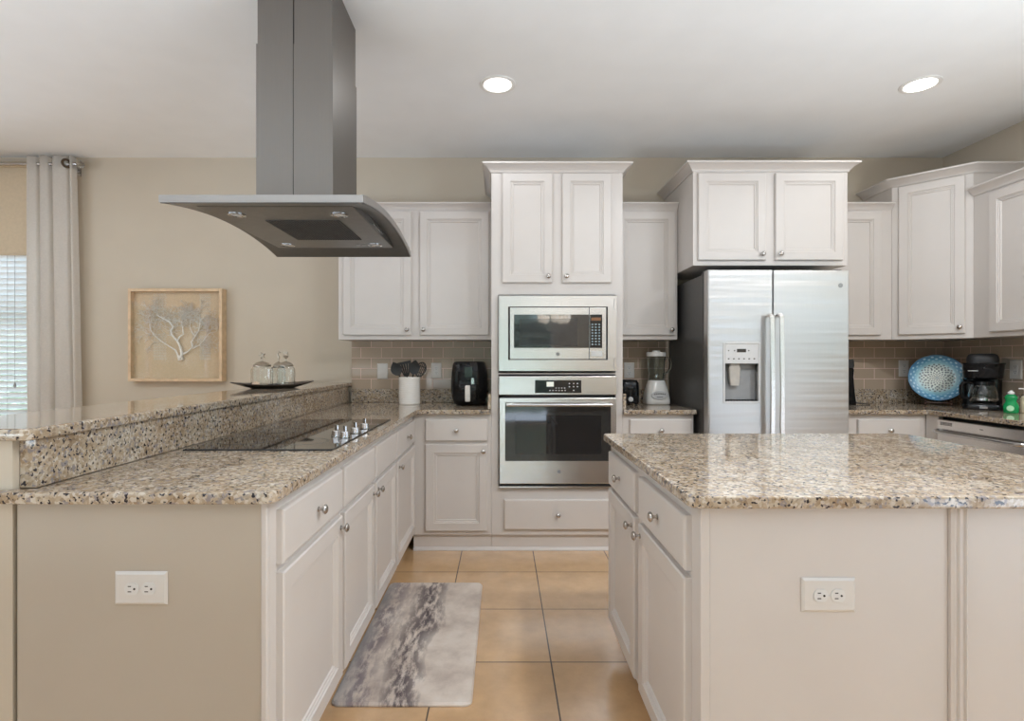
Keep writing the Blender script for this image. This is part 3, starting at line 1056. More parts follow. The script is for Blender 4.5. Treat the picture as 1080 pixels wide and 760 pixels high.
# ------------------------------------------------------------------ refrigerator
yd = 3.290
fx0, fx1 = X(746.5, yd), X(895.6, yd)
r = thing('refrigerator', 'stainless side-by-side refrigerator with ice dispenser', 'refrigerator', (1.262, 4.04, 0))
ox, oy = 1.262, 4.04
def fb(name, mat, x0, x1, y0, y1, z0, z1, parent=r, bev=.004, seg=2):
    return obj(name, box(new_bm(), x0 - ox, x1 - ox, y0 - oy, y1 - oy, z0, z1, bev, seg), mat, parent)
fb('body', M_BODY_GREY, 1.262, 2.128, 3.362, 4.04, .03, 1.770)
fb('base_grille', M_BLACK_MATT, 1.27, 2.12, 3.33, 3.40, .004, .085)
fb('hinge_cover', M_BLACK_MATT, 1.275, 1.335, 3.335, 3.43, 1.7705, 1.796)
fb('hinge_cover', M_BLACK_MATT, 2.055, 2.115, 3.335, 3.43, 1.7705, 1.796)
zt = Z(284.6, yd)
gx0, gx1 = X(814.3, yd), X(815.8, yd)
dx0, dx1, dz0, dz1 = X(763.6, yd), X(801, yd), Z(424, yd), Z(362, yd)
bm = new_bm()
def curved_door(bm, x0, x1, hole=None):
    pass
# freezer door: four slabs round the dispenser recess
for a in ((fx0, dx0, .095, zt), (dx1, gx0, .095, zt), (dx0, dx1, .095, dz0), (dx0, dx1, dz1, zt)):
    box(bm, a[0] - ox, a[1] - ox, yd - oy, 3.352 - oy, a[2], a[3])
bmesh.ops.remove_doubles(bm, verts=bm.verts, dist=1e-5)
bm.verts.index_update()
seen = {}
for f in bm.faces:
    seen.setdefault(frozenset(v.index for v in f.verts), []).append(f)
bmesh.ops.delete(bm, geom=[f for fs in seen.values() if len(fs) > 1 for f in fs], context='FACES')
es = [e for e in bm.edges if all(abs(v.co.x - (fx0 - ox)) < 1e-4 for v in e.verts) and all(abs(v.co.y - (yd - oy)) < 1e-4 for v in e.verts)]
bmesh.ops.bevel(bm, geom=es, offset=.012, segments=4, profile=.5, affect='EDGES')
left = obj('freezer_door', bm, M_FRIDGE, r)
bm = box(new_bm(), gx1 - ox, fx1 - ox, yd - oy, 3.352 - oy, .095, zt, .006, 3)
right = obj('fridge_door', bm, M_FRIDGE, r)
fb('door_gap', M_DARK, gx0 - .001, gx1 + .001, 3.310, 3.35, .10, zt - .002, bev=0)
fb('door_gasket', M_DARK, fx0 + .01, fx1 - .01, 3.3525, 3.3615, .10, zt - .01, bev=0)
# dispenser
dsp = fb('dispenser', M_GREY_PLASTIC, dx0 + .001, dx1 - .001, 3.345, 3.3515, dz0 + .001, dz1 - .001, left, bev=0)
bm = new_bm()
yf = yd - .004
for a in ((dx0 - .006, dx0 + .006, dz0 - .006, dz1 + .006), (dx1 - .006, dx1 + .006, dz0 - .006, dz1 + .006), (dx0 + .006, dx1 - .006, dz0 - .006, dz0 + .006), (dx0 + .006, dx1 - .006, dz1 - .004, dz1 + .012)):
    box(bm, a[0] - ox, a[1] - ox, yf - oy, yf + .02 - oy, a[2], a[3], .002, 1)
obj('dispenser_frame', bm, M_LIGHT_GREY, dsp)
zc = Z(383.2, yd)
cp = fb('dispenser_panel', M_LIGHT_GREY, dx0 + .007, dx1 - .007, yd - .003, yd + .03, zc, dz1 - .005, dsp, bev=.002)
bm = new_bm()
box(bm, X(777, yd) - ox, X(786.6, yd) - ox, yd - .0042 - oy, yd - .002 - oy, Z(371.4, yd), Z(367.8, yd))
for k in range(6):
    px = 768.3 + k * 5.4
    box(bm, X(px - .8, yd) - ox, X(px + .8, yd) - ox, yd - .0038 - oy, yd - .002 - oy, Z(378.8, yd), Z(377.6, yd))
for px in (768.3, 774.5, 789.5):
    box(bm, X(px - .6, yd) - ox, X(px + .6, yd) - ox, yd - .0038 - oy, yd - .002 - oy, Z(370.2, yd), Z(369, yd))
obj('display_marks', bm, M_SLOT, dsp)
bm = new_bm()
cx = X(776.5, yd) - ox
loft(bm, [rrect(cx, 3.322 - oy, h, .014, .008, z) for h, z in ((.030, zc - .001), (.033, zc - .02), (.036, zc - .03), (.031, Z(401, yd)), (.027, Z(406.5, yd)))])
obj('dispenser_paddle', bm, simple('warm_grey_paddle', (.44, .41, .37), .3), dsp)
bm = new_bm()
for k in range(12):
    u = dx0 + .012 + (dx1 - dx0 - .024) * k / 11
    box(bm, u - .003 - ox, u + .003 - ox, yd + .004 - oy, 3.343 - oy, dz0 + .006, dz0 + .014)
obj('drip_grille', bm, M_BLACK_MATT, dsp)
# door handles: long flat bars standing off the doors
for dr, px, side in ((left, 809.6, -1), (right, 819.6, 1)):
    bm = new_bm()
    hx = X(px, yd) - ox
    hy = yd - .052 - oy
    ht = 1.515
    pts = [(hx, hy + .05, ht - .012), (hx, hy + .02, ht - .006), (hx, hy, ht - .02), (hx, hy - .006, ht - .15), (hx, hy - .012, 1.05), (hx, hy - .006, .62), (hx, hy, .50), (hx, hy + .02, .486), (hx, hy + .05, .48)]
    P = [Vector(p) for p in pts]
    rings = []
    for i, q in enumerate(P):
        dd = (P[min(i + 1, len(P) - 1)] - P[max(i - 1, 0)]).normalized()
        nn = Vector((0, dd.z, -dd.y))
        rings.append([q + Vector((sx, 0, 0)) * .0135 + nn * (sy * .008) for sx, sy in ((-.8, -1), (.8, -1), (1, -.6), (1, .6), (.8, 1), (-.8, 1), (-1, .6), (-1, -.6))])
    loft(bm, rings)
    obj('door_handle', bm, M_CHROME if False else M_STEEL_H, dr)
emblem(right, X(886.4, yd) - ox, yd - oy - .0005, Z(300.8, yd), .014)

# ------------------------------------------------------------------ dishwasher (faces -x)
r = thing('dishwasher', 'stainless dishwasher with bar handle under the coffee maker counter', 'dishwasher', (2.74, 3.355, 0), -PI / 2)
bx(r, 'body', M_DARK, .004, .60, .02, .57, .10, .878)
bx(r, 'toe_panel', M_BLACK_MATT, .01, .595, .06, .55, .002, .099)
d = bx(r, 'dishwasher_door', M_STEEL_H, .004, .600, -.018, .019, .12, .800, bev=.004)
p = bx(r, 'control_panel', M_STEEL_H, .004, .600, -.020, .019, .803, .866, bev=.006)
bm = new_bm()
for k in range(5):
    for j in range(3):
        box(bm, .030 + k * .018, .044 + k * .018, -.0212, -.018, .832 + j * .007, .836 + j * .007)
obj('vent', bm, M_DARK, p)
bx(p, 'indicator', M_SLOT, .305, .325, -.0212, -.018, .835, .839, bev=0)
bm = new_bm()
tube(bm, [(.012, -.020, .795), (.02, -.045, .792), (.05, -.055, .790), (.55, -.055, .790), (.58, -.045, .792), (.59, -.02, .795)], .0115, 12)
obj('door_handle', bm, M_STEEL, d)

# ------------------------------------------------------------------ range hood
HX0, HX1, HY0, HY1 = -1.186, -.480, 1.85, 2.82
r = thing('range_hood', 'stainless island range hood with curved canopy and tall chimney', 'range hood', (-.833, 2.335, 1.776))
hx, hy, hz = -.833, 2.335, 1.776
NY = 24
def zarc(t): return .050 * (1 - (2 * t - 1) ** 2)
bm = new_bm()
rings = []
for i in range(NY + 1):
    t = i / NY
    y = HY0 + (HY1 - HY0) * t - hy
    z = zarc(t)
    rings.append([Vector((HX0 - hx, y, z)), Vector((HX1 - hx, y, z)), Vector((HX1 - hx, y, z + .026)), Vector((HX0 - hx, y, z + .026))])
loft(bm, rings)
can = obj('canopy', bm, M_STEEL_CAN, r)
bm = new_bm()  # thin dark sheet added to paint shade below the canopy
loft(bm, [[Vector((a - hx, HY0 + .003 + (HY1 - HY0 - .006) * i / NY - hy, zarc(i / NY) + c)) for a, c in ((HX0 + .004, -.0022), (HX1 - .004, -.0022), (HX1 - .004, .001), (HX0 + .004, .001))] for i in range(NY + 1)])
obj('underside_shade_sheet', bm, simple('painted_shade_steel', (.11, .105, .10), .32, .6, var=.08), can)
bm = new_bm()
px0, px1, py0, py1 = -1.110, -.548, 1.955, 2.665
loft(bm, [[Vector((a - hx, b - hy, c)) for a, b in ((px0 - k, py0 - k), (px1 + k, py0 - k), (px1 + k, py1 + k), (px0 - k, py1 + k))] for k, c in ((0, .014), (.004, .016), (.004, .050))])
pan = obj('filter_panel', bm, M_HOOD_SHADE, r)
bm = new_bm()
fx0_, fx1_, fy0_, fy1_ = -.945, -.650, 2.14, 2.48
box(bm, fx0_ - hx, fx1_ - hx, fy0_ - hy, fy1_ - hy, .0120, .0138)
for k in range(26):
    u = fx0_ + (fx1_ - fx0_) * (k + .5) / 26 - hx
    box(bm, u - .002, u + .002, fy0_ - hy, fy1_ - hy, .0105, .0120)
for k in range(30):
    u = fy0_ + (fy1_ - fy0_) * (k + .5) / 30 - hy
    box(bm, fx0_ - hx, fx1_ - hx, u - .002, u + .002, .0105, .0120)
obj('grease_filter', bm, simple('filter_mesh_metal', (.075, .07, .065), .5, .5, var=.2), pan)
for u, v in ((-1.02, 2.06), (-.625, 2.06), (-1.04, 2.60), (-.615, 2.60)):
    M = Matrix.Translation((u - hx, v - hy, .0145))
    bm = lathe(new_bm(), [(0, -.001), (.022, -.001), (.026, -.004), (.033, -.003), (.033, .002), (0, .002)], M, 24)
    l = obj('lamp_ring', bm, M_CHROME, pan)
    bm = lathe(new_bm(), [(0, -.0025), (.0215, -.0025), (.0215, -.0005), (0, -.0005)], M, 24)
    obj('lamp_lens', bm, M_LIGHT_GREY, l)
bm = new_bm()
for k in range(3):
    box(bm, px1 - .16 + k * .03 - hx, px1 - .14 + k * .03 - hx, 2.585 - hy, 2.605 - hy, .0118, .0142, .001, 1)
obj('control_buttons', bm, M_GREY_PLASTIC, pan)
bm = new_bm()
box(bm, px1 + .003 - hx, px1 + .010 - hx, 2.25 - hy, 2.42 - hy, .024, .032, .001, 1)
obj('panel_latch', bm, M_CHROME, pan)
cx0, cx1, cy0, cy1 = -.987 - hx, -.679 - hx, 2.15 - hy, 2.50 - hy
zs = Z(46, 2.15) - hz
zbot = zarc(.5) + .024
def chimney(x0, x1, y0, y1, z0, z1, mid, gap, mat, name, parent):
    bm = new_bm()
    t = .0015
    for a, b, e in ((x0, mid - gap / 2, -1), (mid + gap / 2, x1, 1)):
        # each half is a folded sheet: front, side, back
        if e < 0:
            o = [(b, y0), (a, y0), (a, y1), (b, y1)]
            n = [(b, y1 - t), (a + t, y1 - t), (a + t, y0 + t), (b, y0 + t)]
        else:
            o = [(a, y0), (b, y0), (b, y1), (a, y1)]
            n = [(a, y1 - t), (b - t, y1 - t), (b - t, y0 + t), (a, y0 + t)]
        loft(bm, [[Vector((p[0], p[1], z)) for p in o + n] for z in (z0, z1)])
    return obj(name, bm, mat, parent)
mid = X(309.3, 2.15) - hx
low = chimney(cx0, cx1, cy0, cy1, zbot, zs, mid, .0022, M_STEEL_CH, 'lower_chimney', r)
up = chimney(cx0 + .004, cx1 - .004, cy0 + .004, cy1 - .004, zs - .1, Z_CEIL - hz - .001, mid, .004, M_STEEL_CH, 'upper_chimney', r)
obj('inner_duct', box(new_bm(), cx0 + .02, cx1 - .02, cy0 + .02, cy1 - .02, zbot, Z_CEIL - hz - .002), M_DARK, r)

# ------------------------------------------------------------------ cooktop
r = thing('cooktop', 'black glass electric cooktop set into the peninsula counter', 'cooktop', (-.855, 2.36, .9141))
kx, ky = -.855, 2.36
bm = loft(new_bm(), [rrect(0, 0, a, b, .008, z) for a, b, z in ((.262, .484, 0), (.262, .484, .003), (.260, .482, .0055))])
g = obj('glass_top', bm, M_BLACK_GLASS, r)
M_PRINT = simple('dark_grey_print', (.05, .05, .05), .3)
for (u, v, rad) in ((-.14, -.27, .11), (-.12, .02, .09), (-.13, .30, .085), (.10, -.30, .085)):
    bm = lathe(new_bm(), [(rad - .0018, .0056), (rad, .0056), (rad, .0059), (rad - .0018, .0059), (rad - .0018, .0056)], Matrix.Translation((u, v, 0)), 48)
    obj('burner_ring', bm, M_PRINT, g)
bm = new_bm()
for s in (-1, 1):
    box(bm, -.262, .262, s * .4845 - .0015, s * .4845 + .0015, .0002, .005)
obj('edge_trim', bm, M_BLACK_MATT, r)
for (u, v) in ((-.676, 2.19), (-.634, 2.16), (-.628, 2.29), (-.626, 2.44)):
    M = Matrix.Translation((u - kx, v - ky, .0056))
    bm = lathe(new_bm(), [(0, 0), (.021, 0), (.0215, .004), (.019, .012), (.018, .022), (.0165, .025), (0, .0255)], M, 24)
    k_ = obj('control_knob', bm, M_CHROME, r)
    bm = box(new_bm(), -.0035, .0035, -.018, .018, .024, .048, .0015, 2, M @ Matrix.Rotation(.5, 4, 'Z'))
    obj('knob_grip', bm, M_CHROME, k_)

# ------------------------------------------------------------------ outlets and plates
def plate_face(w, h, t=.006):
    return ring_panel(new_bm(), w, h, [(0, 0), (0, -.002), (.006, -t), (.009, -t)], -w / 2, -h / 2)

def receptacle(parent, cx, cz, rot, y=-.006):
    """One socket face; rot turns the slots (vertical or on its side)."""
    R = Matrix.Translation((cx, y, cz)) @ Matrix.Rotation(rot, 4, 'Y')
    bm = new_bm()
    pts = []
    for k in range(24):
        a = 2 * PI * k / 24
        pts.append((max(-.0145, min(.0145, .0172 * math.cos(a))), .0172 * math.sin(a)))
    loft(bm, [[R @ Vector((a, yy, b)) for a, b in pts] for yy in (.001, -.0022)])
    s = obj('socket', bm, M_SOCKET, parent)
    bm = new_bm()
    box(bm, -.0075, -.0053, -.0028, -.002, .000, .0085, M=R)
    box(bm, .0053, .0075, -.0028, -.002, .0005, .008, M=R)
    lathe(bm, [(0, 0), (.0027, 0), (.0027, .0006), (0, .0006)], R @ Matrix.Translation((0, -.0022, -.0075)) @ Matrix.Rotation(PI / 2, 4, 'X'), 12)
    obj('slots', bm, M_SLOT, s)

def outlet(name, label, loc, rz, w, h, sideways=False, kind='duplex', group=None):
    r = thing(name, label, 'electrical outlet' if kind != 'blank' else 'wall plate', loc, rz, group)
    obj('cover_plate', plate_face(w, h), M_COVER, r)
    if kind == 'duplex':
        d = .0205
        for s in (-1, 1):
            if sideways:
                receptacle(r, s * d * 1.0 - .006 * 0, 0, PI / 2 * -1)
            else:
                receptacle(r, 0, s * d, 0)
    elif kind == 'decora':
        b = obj('socket', box(new_bm(), -.0165, .0165, -.0075, -.002, -.033, .033, .001, 1), M_SOCKET, r)
        bm = new_bm()
        for c in (-.017, .017):
            box(bm, -.007, -.005, -.0081, -.007, c, c + .008)
            box(bm, .005, .007, -.0081, -.007, c, c + .008)
            box(bm, -.002, .002, -.0081, -.007, c - .009, c - .005)
        obj('slots', bm, M_SLOT, b)
    bm = new_bm()
    spots = {'blank': ((0, .03), (0, -.03)), 'decora': ((0, .048), (0, -.048)), 'duplex': ((0, 0),)}[kind]
    for a, b in spots:
        lathe(bm, [(0, 0), (.0026, 0), (.0022, .0008), (0, .001)], Matrix.Translation((a, -.006, b)) @ Matrix.Rotation(PI / 2, 4, 'X'), 12)
    obj('plate_screw', bm, M_LIGHT_GREY, r)
    return r
outlet('wall_outlet', 'white sideways double outlet on the peninsula end panel', (-.881, 1.3105, .6745), 0, .128, .081, True)
outlet('wall_outlet', 'white sideways double outlet on the island panel', (.776, 1.2765, .673), 0, .128, .081, True)
yt = 4.0555
outlet('wall_plate', 'blank white wall plate on tile behind the utensil crock', (X(403.5, yt), yt, Z(391.2, yt)), 0, .080, .118, kind='blank')
outlet('wall_outlet', 'white upright outlet on tile between utensil crock and air fryer', (X(460.2, yt), yt, Z(390.7, yt)), 0, .078, .118, kind='decora')
outlet('wall_outlet', 'white upright outlet on tile just above the toaster', (X(663.5, yt), yt, Z(390.3, yt)), 0, .078, .118, kind='duplex')
outlet('wall_outlet', 'white upright outlet on tile beside the blue plate', (X(953, yt), yt, Z(388.4, yt)), 0, .076, .124, kind='duplex')
outlet('wall_outlet', 'white upright outlet on the side wall behind the coffee maker', (X_RIGHT - .0145, 3.475, Z(389.5, 3.475)), -PI / 2, .085, .124, kind='decora')
outlet('wall_plate', 'small white plate on the oven cabinet side above the air fryer', (TX0 - .0005, 3.66, Z(371.2, 3.66)), -PI / 2, .07, .060, kind='blank')

# ------------------------------------------------------------------ ceiling lights and the chandelier of the living room
def downlight(x, y, label, power=CAN_POWER):
    r = thing('ceiling_light', label, 'ceiling light', (x, y, Z_CEIL), 0, 'recessed ceiling lights')
    obj('trim_ring', lathe(new_bm(), [(.076, -.0005), (.100, -.0005), (.098, -.005), (.085, -.008), (.076, -.004)] + [(.076, -.0005)], n=40), M_WHITE, r)
    obj('lens', lathe(new_bm(), [(0, -.0065), (.05, -.006), (.0755, -.004), (.0755, -.0008), (0, -.0008)], n=40), M_LAMP, r)
    d = bpy.data.lights.new('downlight_lamp', 'AREA')
    d.shape = 'DISK'
    d.size = .15
    d.energy = power
    d.color = (.94, .97, 1.0)
    o = bpy.data.objects.new('downlight_lamp', d)
    o.location = (0, 0, -.012)
    o.parent = r
    COL.objects.link(o)
downlight(-.024, 2.99, 'round recessed ceiling light in front of the oven cabinet')
downlight(2.335, 2.99, 'round recessed ceiling light in front of the refrigerator')
for x, y, lab in ((1.15, 1.25, 'added recessed ceiling light above the island, unseen, brightens the kitchen'), (2.6, 1.25, 'added recessed ceiling light above the sink counter, unseen, brightens the kitchen'), (-2.6, 1.5, 'added recessed ceiling light on the dining side of the bar, unseen'), (-3.9, 1.9, 'added recessed ceiling light by the dining window, unseen')):
    downlight(x, y, lab, ADDED_CAN_POWER * (1 if x > 0 else .45))  # unseen lights added to brighten floor, counters and dining side
r = thing('chandelier', 'living room chandelier with frosted glass shades behind the camera', 'chandelier', (.76, -1.0, 1.67))
bm = lathe(new_bm(), [(0, -.02), (.02, -.01), (.03, .02), (.02, .05), (.010, .07), (.008, .6), (.006, Z_CEIL - 1.67 - .03), (.06, Z_CEIL - 1.67 - .02), (.06, Z_CEIL - 1.67 - .001), (0, Z_CEIL - 1.67 - .001)], n=16)
obj('stem', bm, M_NICKEL, r)
for k in range(5):
    a = 2 * PI * k / 5 + .35
    u, v = math.cos(a), math.sin(a)
    bm = tube(new_bm(), [(0.02 * u, .02 * v, .02), (.08 * u, .08 * v, -.01), (.15 * u, .15 * v, .02), (.19 * u, .19 * v, .08), (.19 * u, .19 * v, .11)], .008, 8)
    am = obj('arm', bm, M_NICKEL, r)
    bm = lathe(new_bm(), [(.018, .11), (.045, .125), (.058, .17), (.060, .23), (.056, .23), (.054, .17), (.04, .13), (.0, .122)], Matrix.Translation((.19 * u, .19 * v, 0)), 20)
    obj('lamp_shade', bm, M_SHADE_GLOW, am)

# ------------------------------------------------------------------ dining window dressing
r = thing('curtain_rod', 'brushed metal curtain rod with crystal finial over the window', 'curtain rod', (-4.2, 3.985, 2.690))
tube_bm = tube(new_bm(), [(-.95, 0, 0), (1.005, 0, 0)], .012, 14)
obj('rod', tube_bm, M_NICKEL, r)
M = Matrix.Translation((1.005, 0, 0)) @ Matrix.Rotation(PI / 2, 4, 'Y')
obj('finial_collar', lathe(new_bm(), [(0, 0), (.016, 0), (.018, .006), (.012, .012), (.010, .03), (0, .03)], M, 16), M_NICKEL, r)
obj('finial', lathe(new_bm(), [(0, .030), (.014, .033), (.026, .045), (.030, .058), (.026, .072), (.014, .082), (0, .085)], M, 10), M_GLASS, r, sharp=5)
bm = new_bm()
tube(bm, [(.985, 0, -.013), (.985, .03, -.03), (.985, .084, -.03)], .006, 8)
box(bm, .965, 1.005, .079, .0845, -.065, .005)
obj('bracket', bm, M_NICKEL, r)

def curtain():
    x0, x1 = -3.535, -3.175
    nx, nz = 90, 24
    bm = new_bm()
    grid = []
    for j in range(nz + 1):
        t = j / nz
        z = .03 + (2.745 - .03) * t
        row = []
        for i in range(nx + 1):
            u = i / nx
            crease = sum(math.exp(-((u - c) / .030) ** 2) for c in (.0, .26, .51, .88, 1.0))
            bulge = .35 * math.sin(u * 21 + .4)
            fold = -crease * 1.0 + bulge * .4
            spread = 1 + .16 * (1 - t)
            x = x0 + (x1 - x0) * u * spread + .006 * math.sin(t * 5 + u * 9) * (1 - t)
            y = 3.965 - .042 * fold * (.9 + .25 * (1 - t))
            zt_ = z + (.012 * fold if j == nz else 0)
            row.append(bm.verts.new((x, y, zt_)))
        grid.append(row)
    for j in range(nz):
        for i in range(nx):
            bm.faces.new((grid[j][i], grid[j][i + 1], grid[j + 1][i + 1], grid[j + 1][i]))
    for v in bm.verts:
        v.co -= Vector((-3.42, 3.965, 0))
    bmesh.ops.solidify(bm, geom=bm.faces[:], thickness=.003)
    return bm
r = thing('curtain', 'off-white pleated curtain panel beside the dining window', 'curtain', (-3.42, 3.965, 0))
obj('fabric', curtain(), M_CURTAIN, r, sharp=80)
for u in (.200,):
    bm = new_bm()
    n = 24
    M = Matrix.Translation((u, -.004, 2.687)) @ Matrix.Rotation(1.15, 4, 'Z') @ Matrix.Rotation(PI / 2, 4, 'X')
    lathe(bm, [(.020, -.006), (.034, -.006), (.036, 0), (.034, .006), (.020, .006), (.018, 0), (.020, -.006)], M, 24)
    obj('grommet', bm, simple('bronze_grommet', (.16, .12, .09), .3, 1), r)

bm = new_bm()
box(bm, 0, 1.42, -.006, .0, 2.03, 2.70)
tube(bm, [(0, -.003, 2.03), (1.42, -.003, 2.03)], .010, 10)
tube(bm, [(0, -.012, 2.70), (1.42, -.012, 2.70)], .020, 12)
tag(obj('roller_shade', bm, M_SHADE, None, (-4.96, 4.035, 0)), 'beige roller shade drawn partway down over the window', 'window shade')
r = thing('window_blind', 'white slatted blind in the dining window below the beige shade', 'window blind', (-4.235, 4.105, .63))
bm = new_bm()
zz_ = .03
while zz_ < 1.60:
    box(bm, -.705, .705, -.0255, .0255, -.0015, .0015, M=Matrix.Translation((0, 0, zz_)) @ Matrix.Rotation(-.80, 4, 'X'))
    zz_ += .0437
obj('slats', bm, M_BLIND, r)
bm = new_bm()
box(bm, -.705, .705, -.02, .02, 1.615, 1.655, .003, 1)
obj('head_rail', bm, M_BLIND, r)
for u in (-.5, -.05, .47, .527):
    bm = new_bm()
    z0_ = .0 if u != .527 else .42
    tube(bm, [(u, -.027, z0_), (u, -.027, 1.63)], .0012 if u != .527 else .0016, 6)
    cd = obj('lift_cord', bm, M_GREY_PLASTIC, r)
    if u == .527:
        bm = lathe(new_bm(), [(0, .0), (.007, .004), (.009, .02), (.004, .04), (0, .042)], Matrix.Translation((u, -.027, .39)), 10)
        obj('cord_pull', bm, M_GREY_PLASTIC, cd)

# ------------------------------------------------------------------ coral picture
AX0, AX1, AZ0, AZ1, AYF = -2.795, -2.092, 1.074, 1.768, 4.0
r = thing('framed_coral_art', 'square oak shadow box with silver coral on the beige wall', 'wall art', ((AX0 + AX1) / 2, Y_BACK - .001, AZ0))
w, h, dp = AX1 - AX0, AZ1 - AZ0, Y_BACK - .001 - AYF
bm = new_bm()
fr = .022
for a in ((-w / 2, -w / 2 + fr, 0, h), (w / 2 - fr, w / 2, 0, h), (-w / 2 + fr, w / 2 - fr, 0, fr), (-w / 2 + fr, w / 2 - fr, h - fr, h)):
    box(bm, a[0], a[1], -dp, 0, a[2], a[3], .0015, 1)
obj('frame', bm, M_OAK, r)
obj('backing', box(new_bm(), -w / 2 + fr, w / 2 - fr, -.030, -.002, fr, h - fr), M_BACKING, r)
obj('glass', box(new_bm(), -w / 2 + fr - .002, w / 2 - fr + .002, -dp + .006, -dp + .009, fr - .002, h - fr + .002), M_PICTURE_GLASS, r)
def coral_xy(zx, zy):           # spot in the zoomed crop -> local
    return (((120 + zx / 6.33) - CX_PX) * 4.03 / F_PX - (AX0 + AX1) / 2, CAM_Z + (380 - (290 + zy / 6.33)) * 4.03 / F_PX - AZ0)
def cpath(pts, y=-.03):
    return [(a, y, b) for a, b in (coral_xy(*p) for p in pts)]
main = [
    ([(445, 565), (460, 530), (450, 480), (432, 440), (395, 400), (390, 370), (400, 345), (378, 312), (340, 295), (295, 268)], .010),
    ([(445, 560), (415, 500), (370, 470), (320, 440), (275, 400), (250, 365), (245, 330)], .006),
    ([(432, 440), (445, 410), (470, 395), (465, 350), (455, 320), (465, 290)], .006),
    ([(460, 530), (500, 510), (530, 480)], .008),
    ([(530, 480), (525, 445), (548, 410), (570, 370), (578, 330), (580, 295)], .006),
    ([(548, 410), (520, 375), (510, 340), (520, 300)], .004),
    ([(530, 490), (570, 470), (610, 430), (640, 390)], .004),
]
bm = new_bm()
for pts, rad in main:
    P = cpath(pts, -.034)
    P = [(a + random.uniform(-.003, .003), b + random.uniform(-.004, .004), c) for a, b, c in P]
    tube(bm, P, rad, 8, radii=[rad * (1 - .6 * i / (len(P) - 1)) for i in range(len(P))])
box(bm, -.018, .018, -.008, .008, -.02, .02, .003, 1, M=Matrix.Translation((*cpath([(447, 552)])[0],)) @ Matrix.Rotation(-.3, 4, 'Y'))
obj('coral', bm, M_CORAL, r, (0, -.014, 0))
bm = new_bm()
def twig(p, ang, ln, d):
    if d == 0 or ln < .006:
        return
    x, y, z = p
    pts = [p]
    for s in range(3):
        ang += random.uniform(-.35, .35)
        x += math.cos(ang) * ln / 3
        z += math.sin(ang) * ln / 3
        y = max(-.044, min(-.020, y + random.uniform(-.003, .003)))
        if not (-w / 2 + .03 < x < w / 2 - .03 and .03 < z < h - .03):
            return
        pts.append((x, y, z))
    tube(bm, pts, .0014 + .0003 * d, 4, radii=[.0012 + .0004 * d, .0012 + .0003 * d, .001 + .0002 * d, .001])
    for s in (-1, 1):
        twig(pts[-1], ang + s * random.uniform(.3, .8), ln * random.uniform(.6, .85), d - 1)
    if random.random() < .5:
        twig(pts[1], ang + random.choice((-1, 1)) * 1.0, ln * .6, d - 1)
for pts, rad in main:
    P = cpath(pts, -.03)
    for i in range(1, len(P)):
        base_a = math.atan2(P[i][2] - P[i - 1][2], P[i][0] - P[i - 1][0])
        for s in (-1, 1):
            if i > len(P) * .35:
                twig(P[i], base_a + s * random.uniform(.4, 1.1), .055, 4)
    twig(P[-1], base_a, .05, 5)
obj('coral_twigs', bm, M_CORAL_DIM, r, (0, -.014, 0))
bm = new_bm()
for bx0, bx1 in ((262, 350), (570, 645)):
    a0, _ = coral_xy(bx0, 0)
    a1, _ = coral_xy(bx1, 0)
    z = h - fr - .02
    row = 0
    while z > .15:
        if z > h - .18 or (z < h * .5 and z > .14):
            for k in range(5):
                c = a0 + (a1 - a0) * (k + (.5 if row % 2 else .25)) / 5
                M = Matrix.Translation((c, -.0124, z)) @ Matrix.Rotation(PI / 2, 4, 'X')
                lathe(bm, [(.0040, 0), (.0085, 0), (.0085, .0008), (.0040, .0008), (.0040, 0)], M, 8)
        z -= .021
        row += 1
obj('lace_print', bm, M_LACE, r, (0, -.0182, 0))

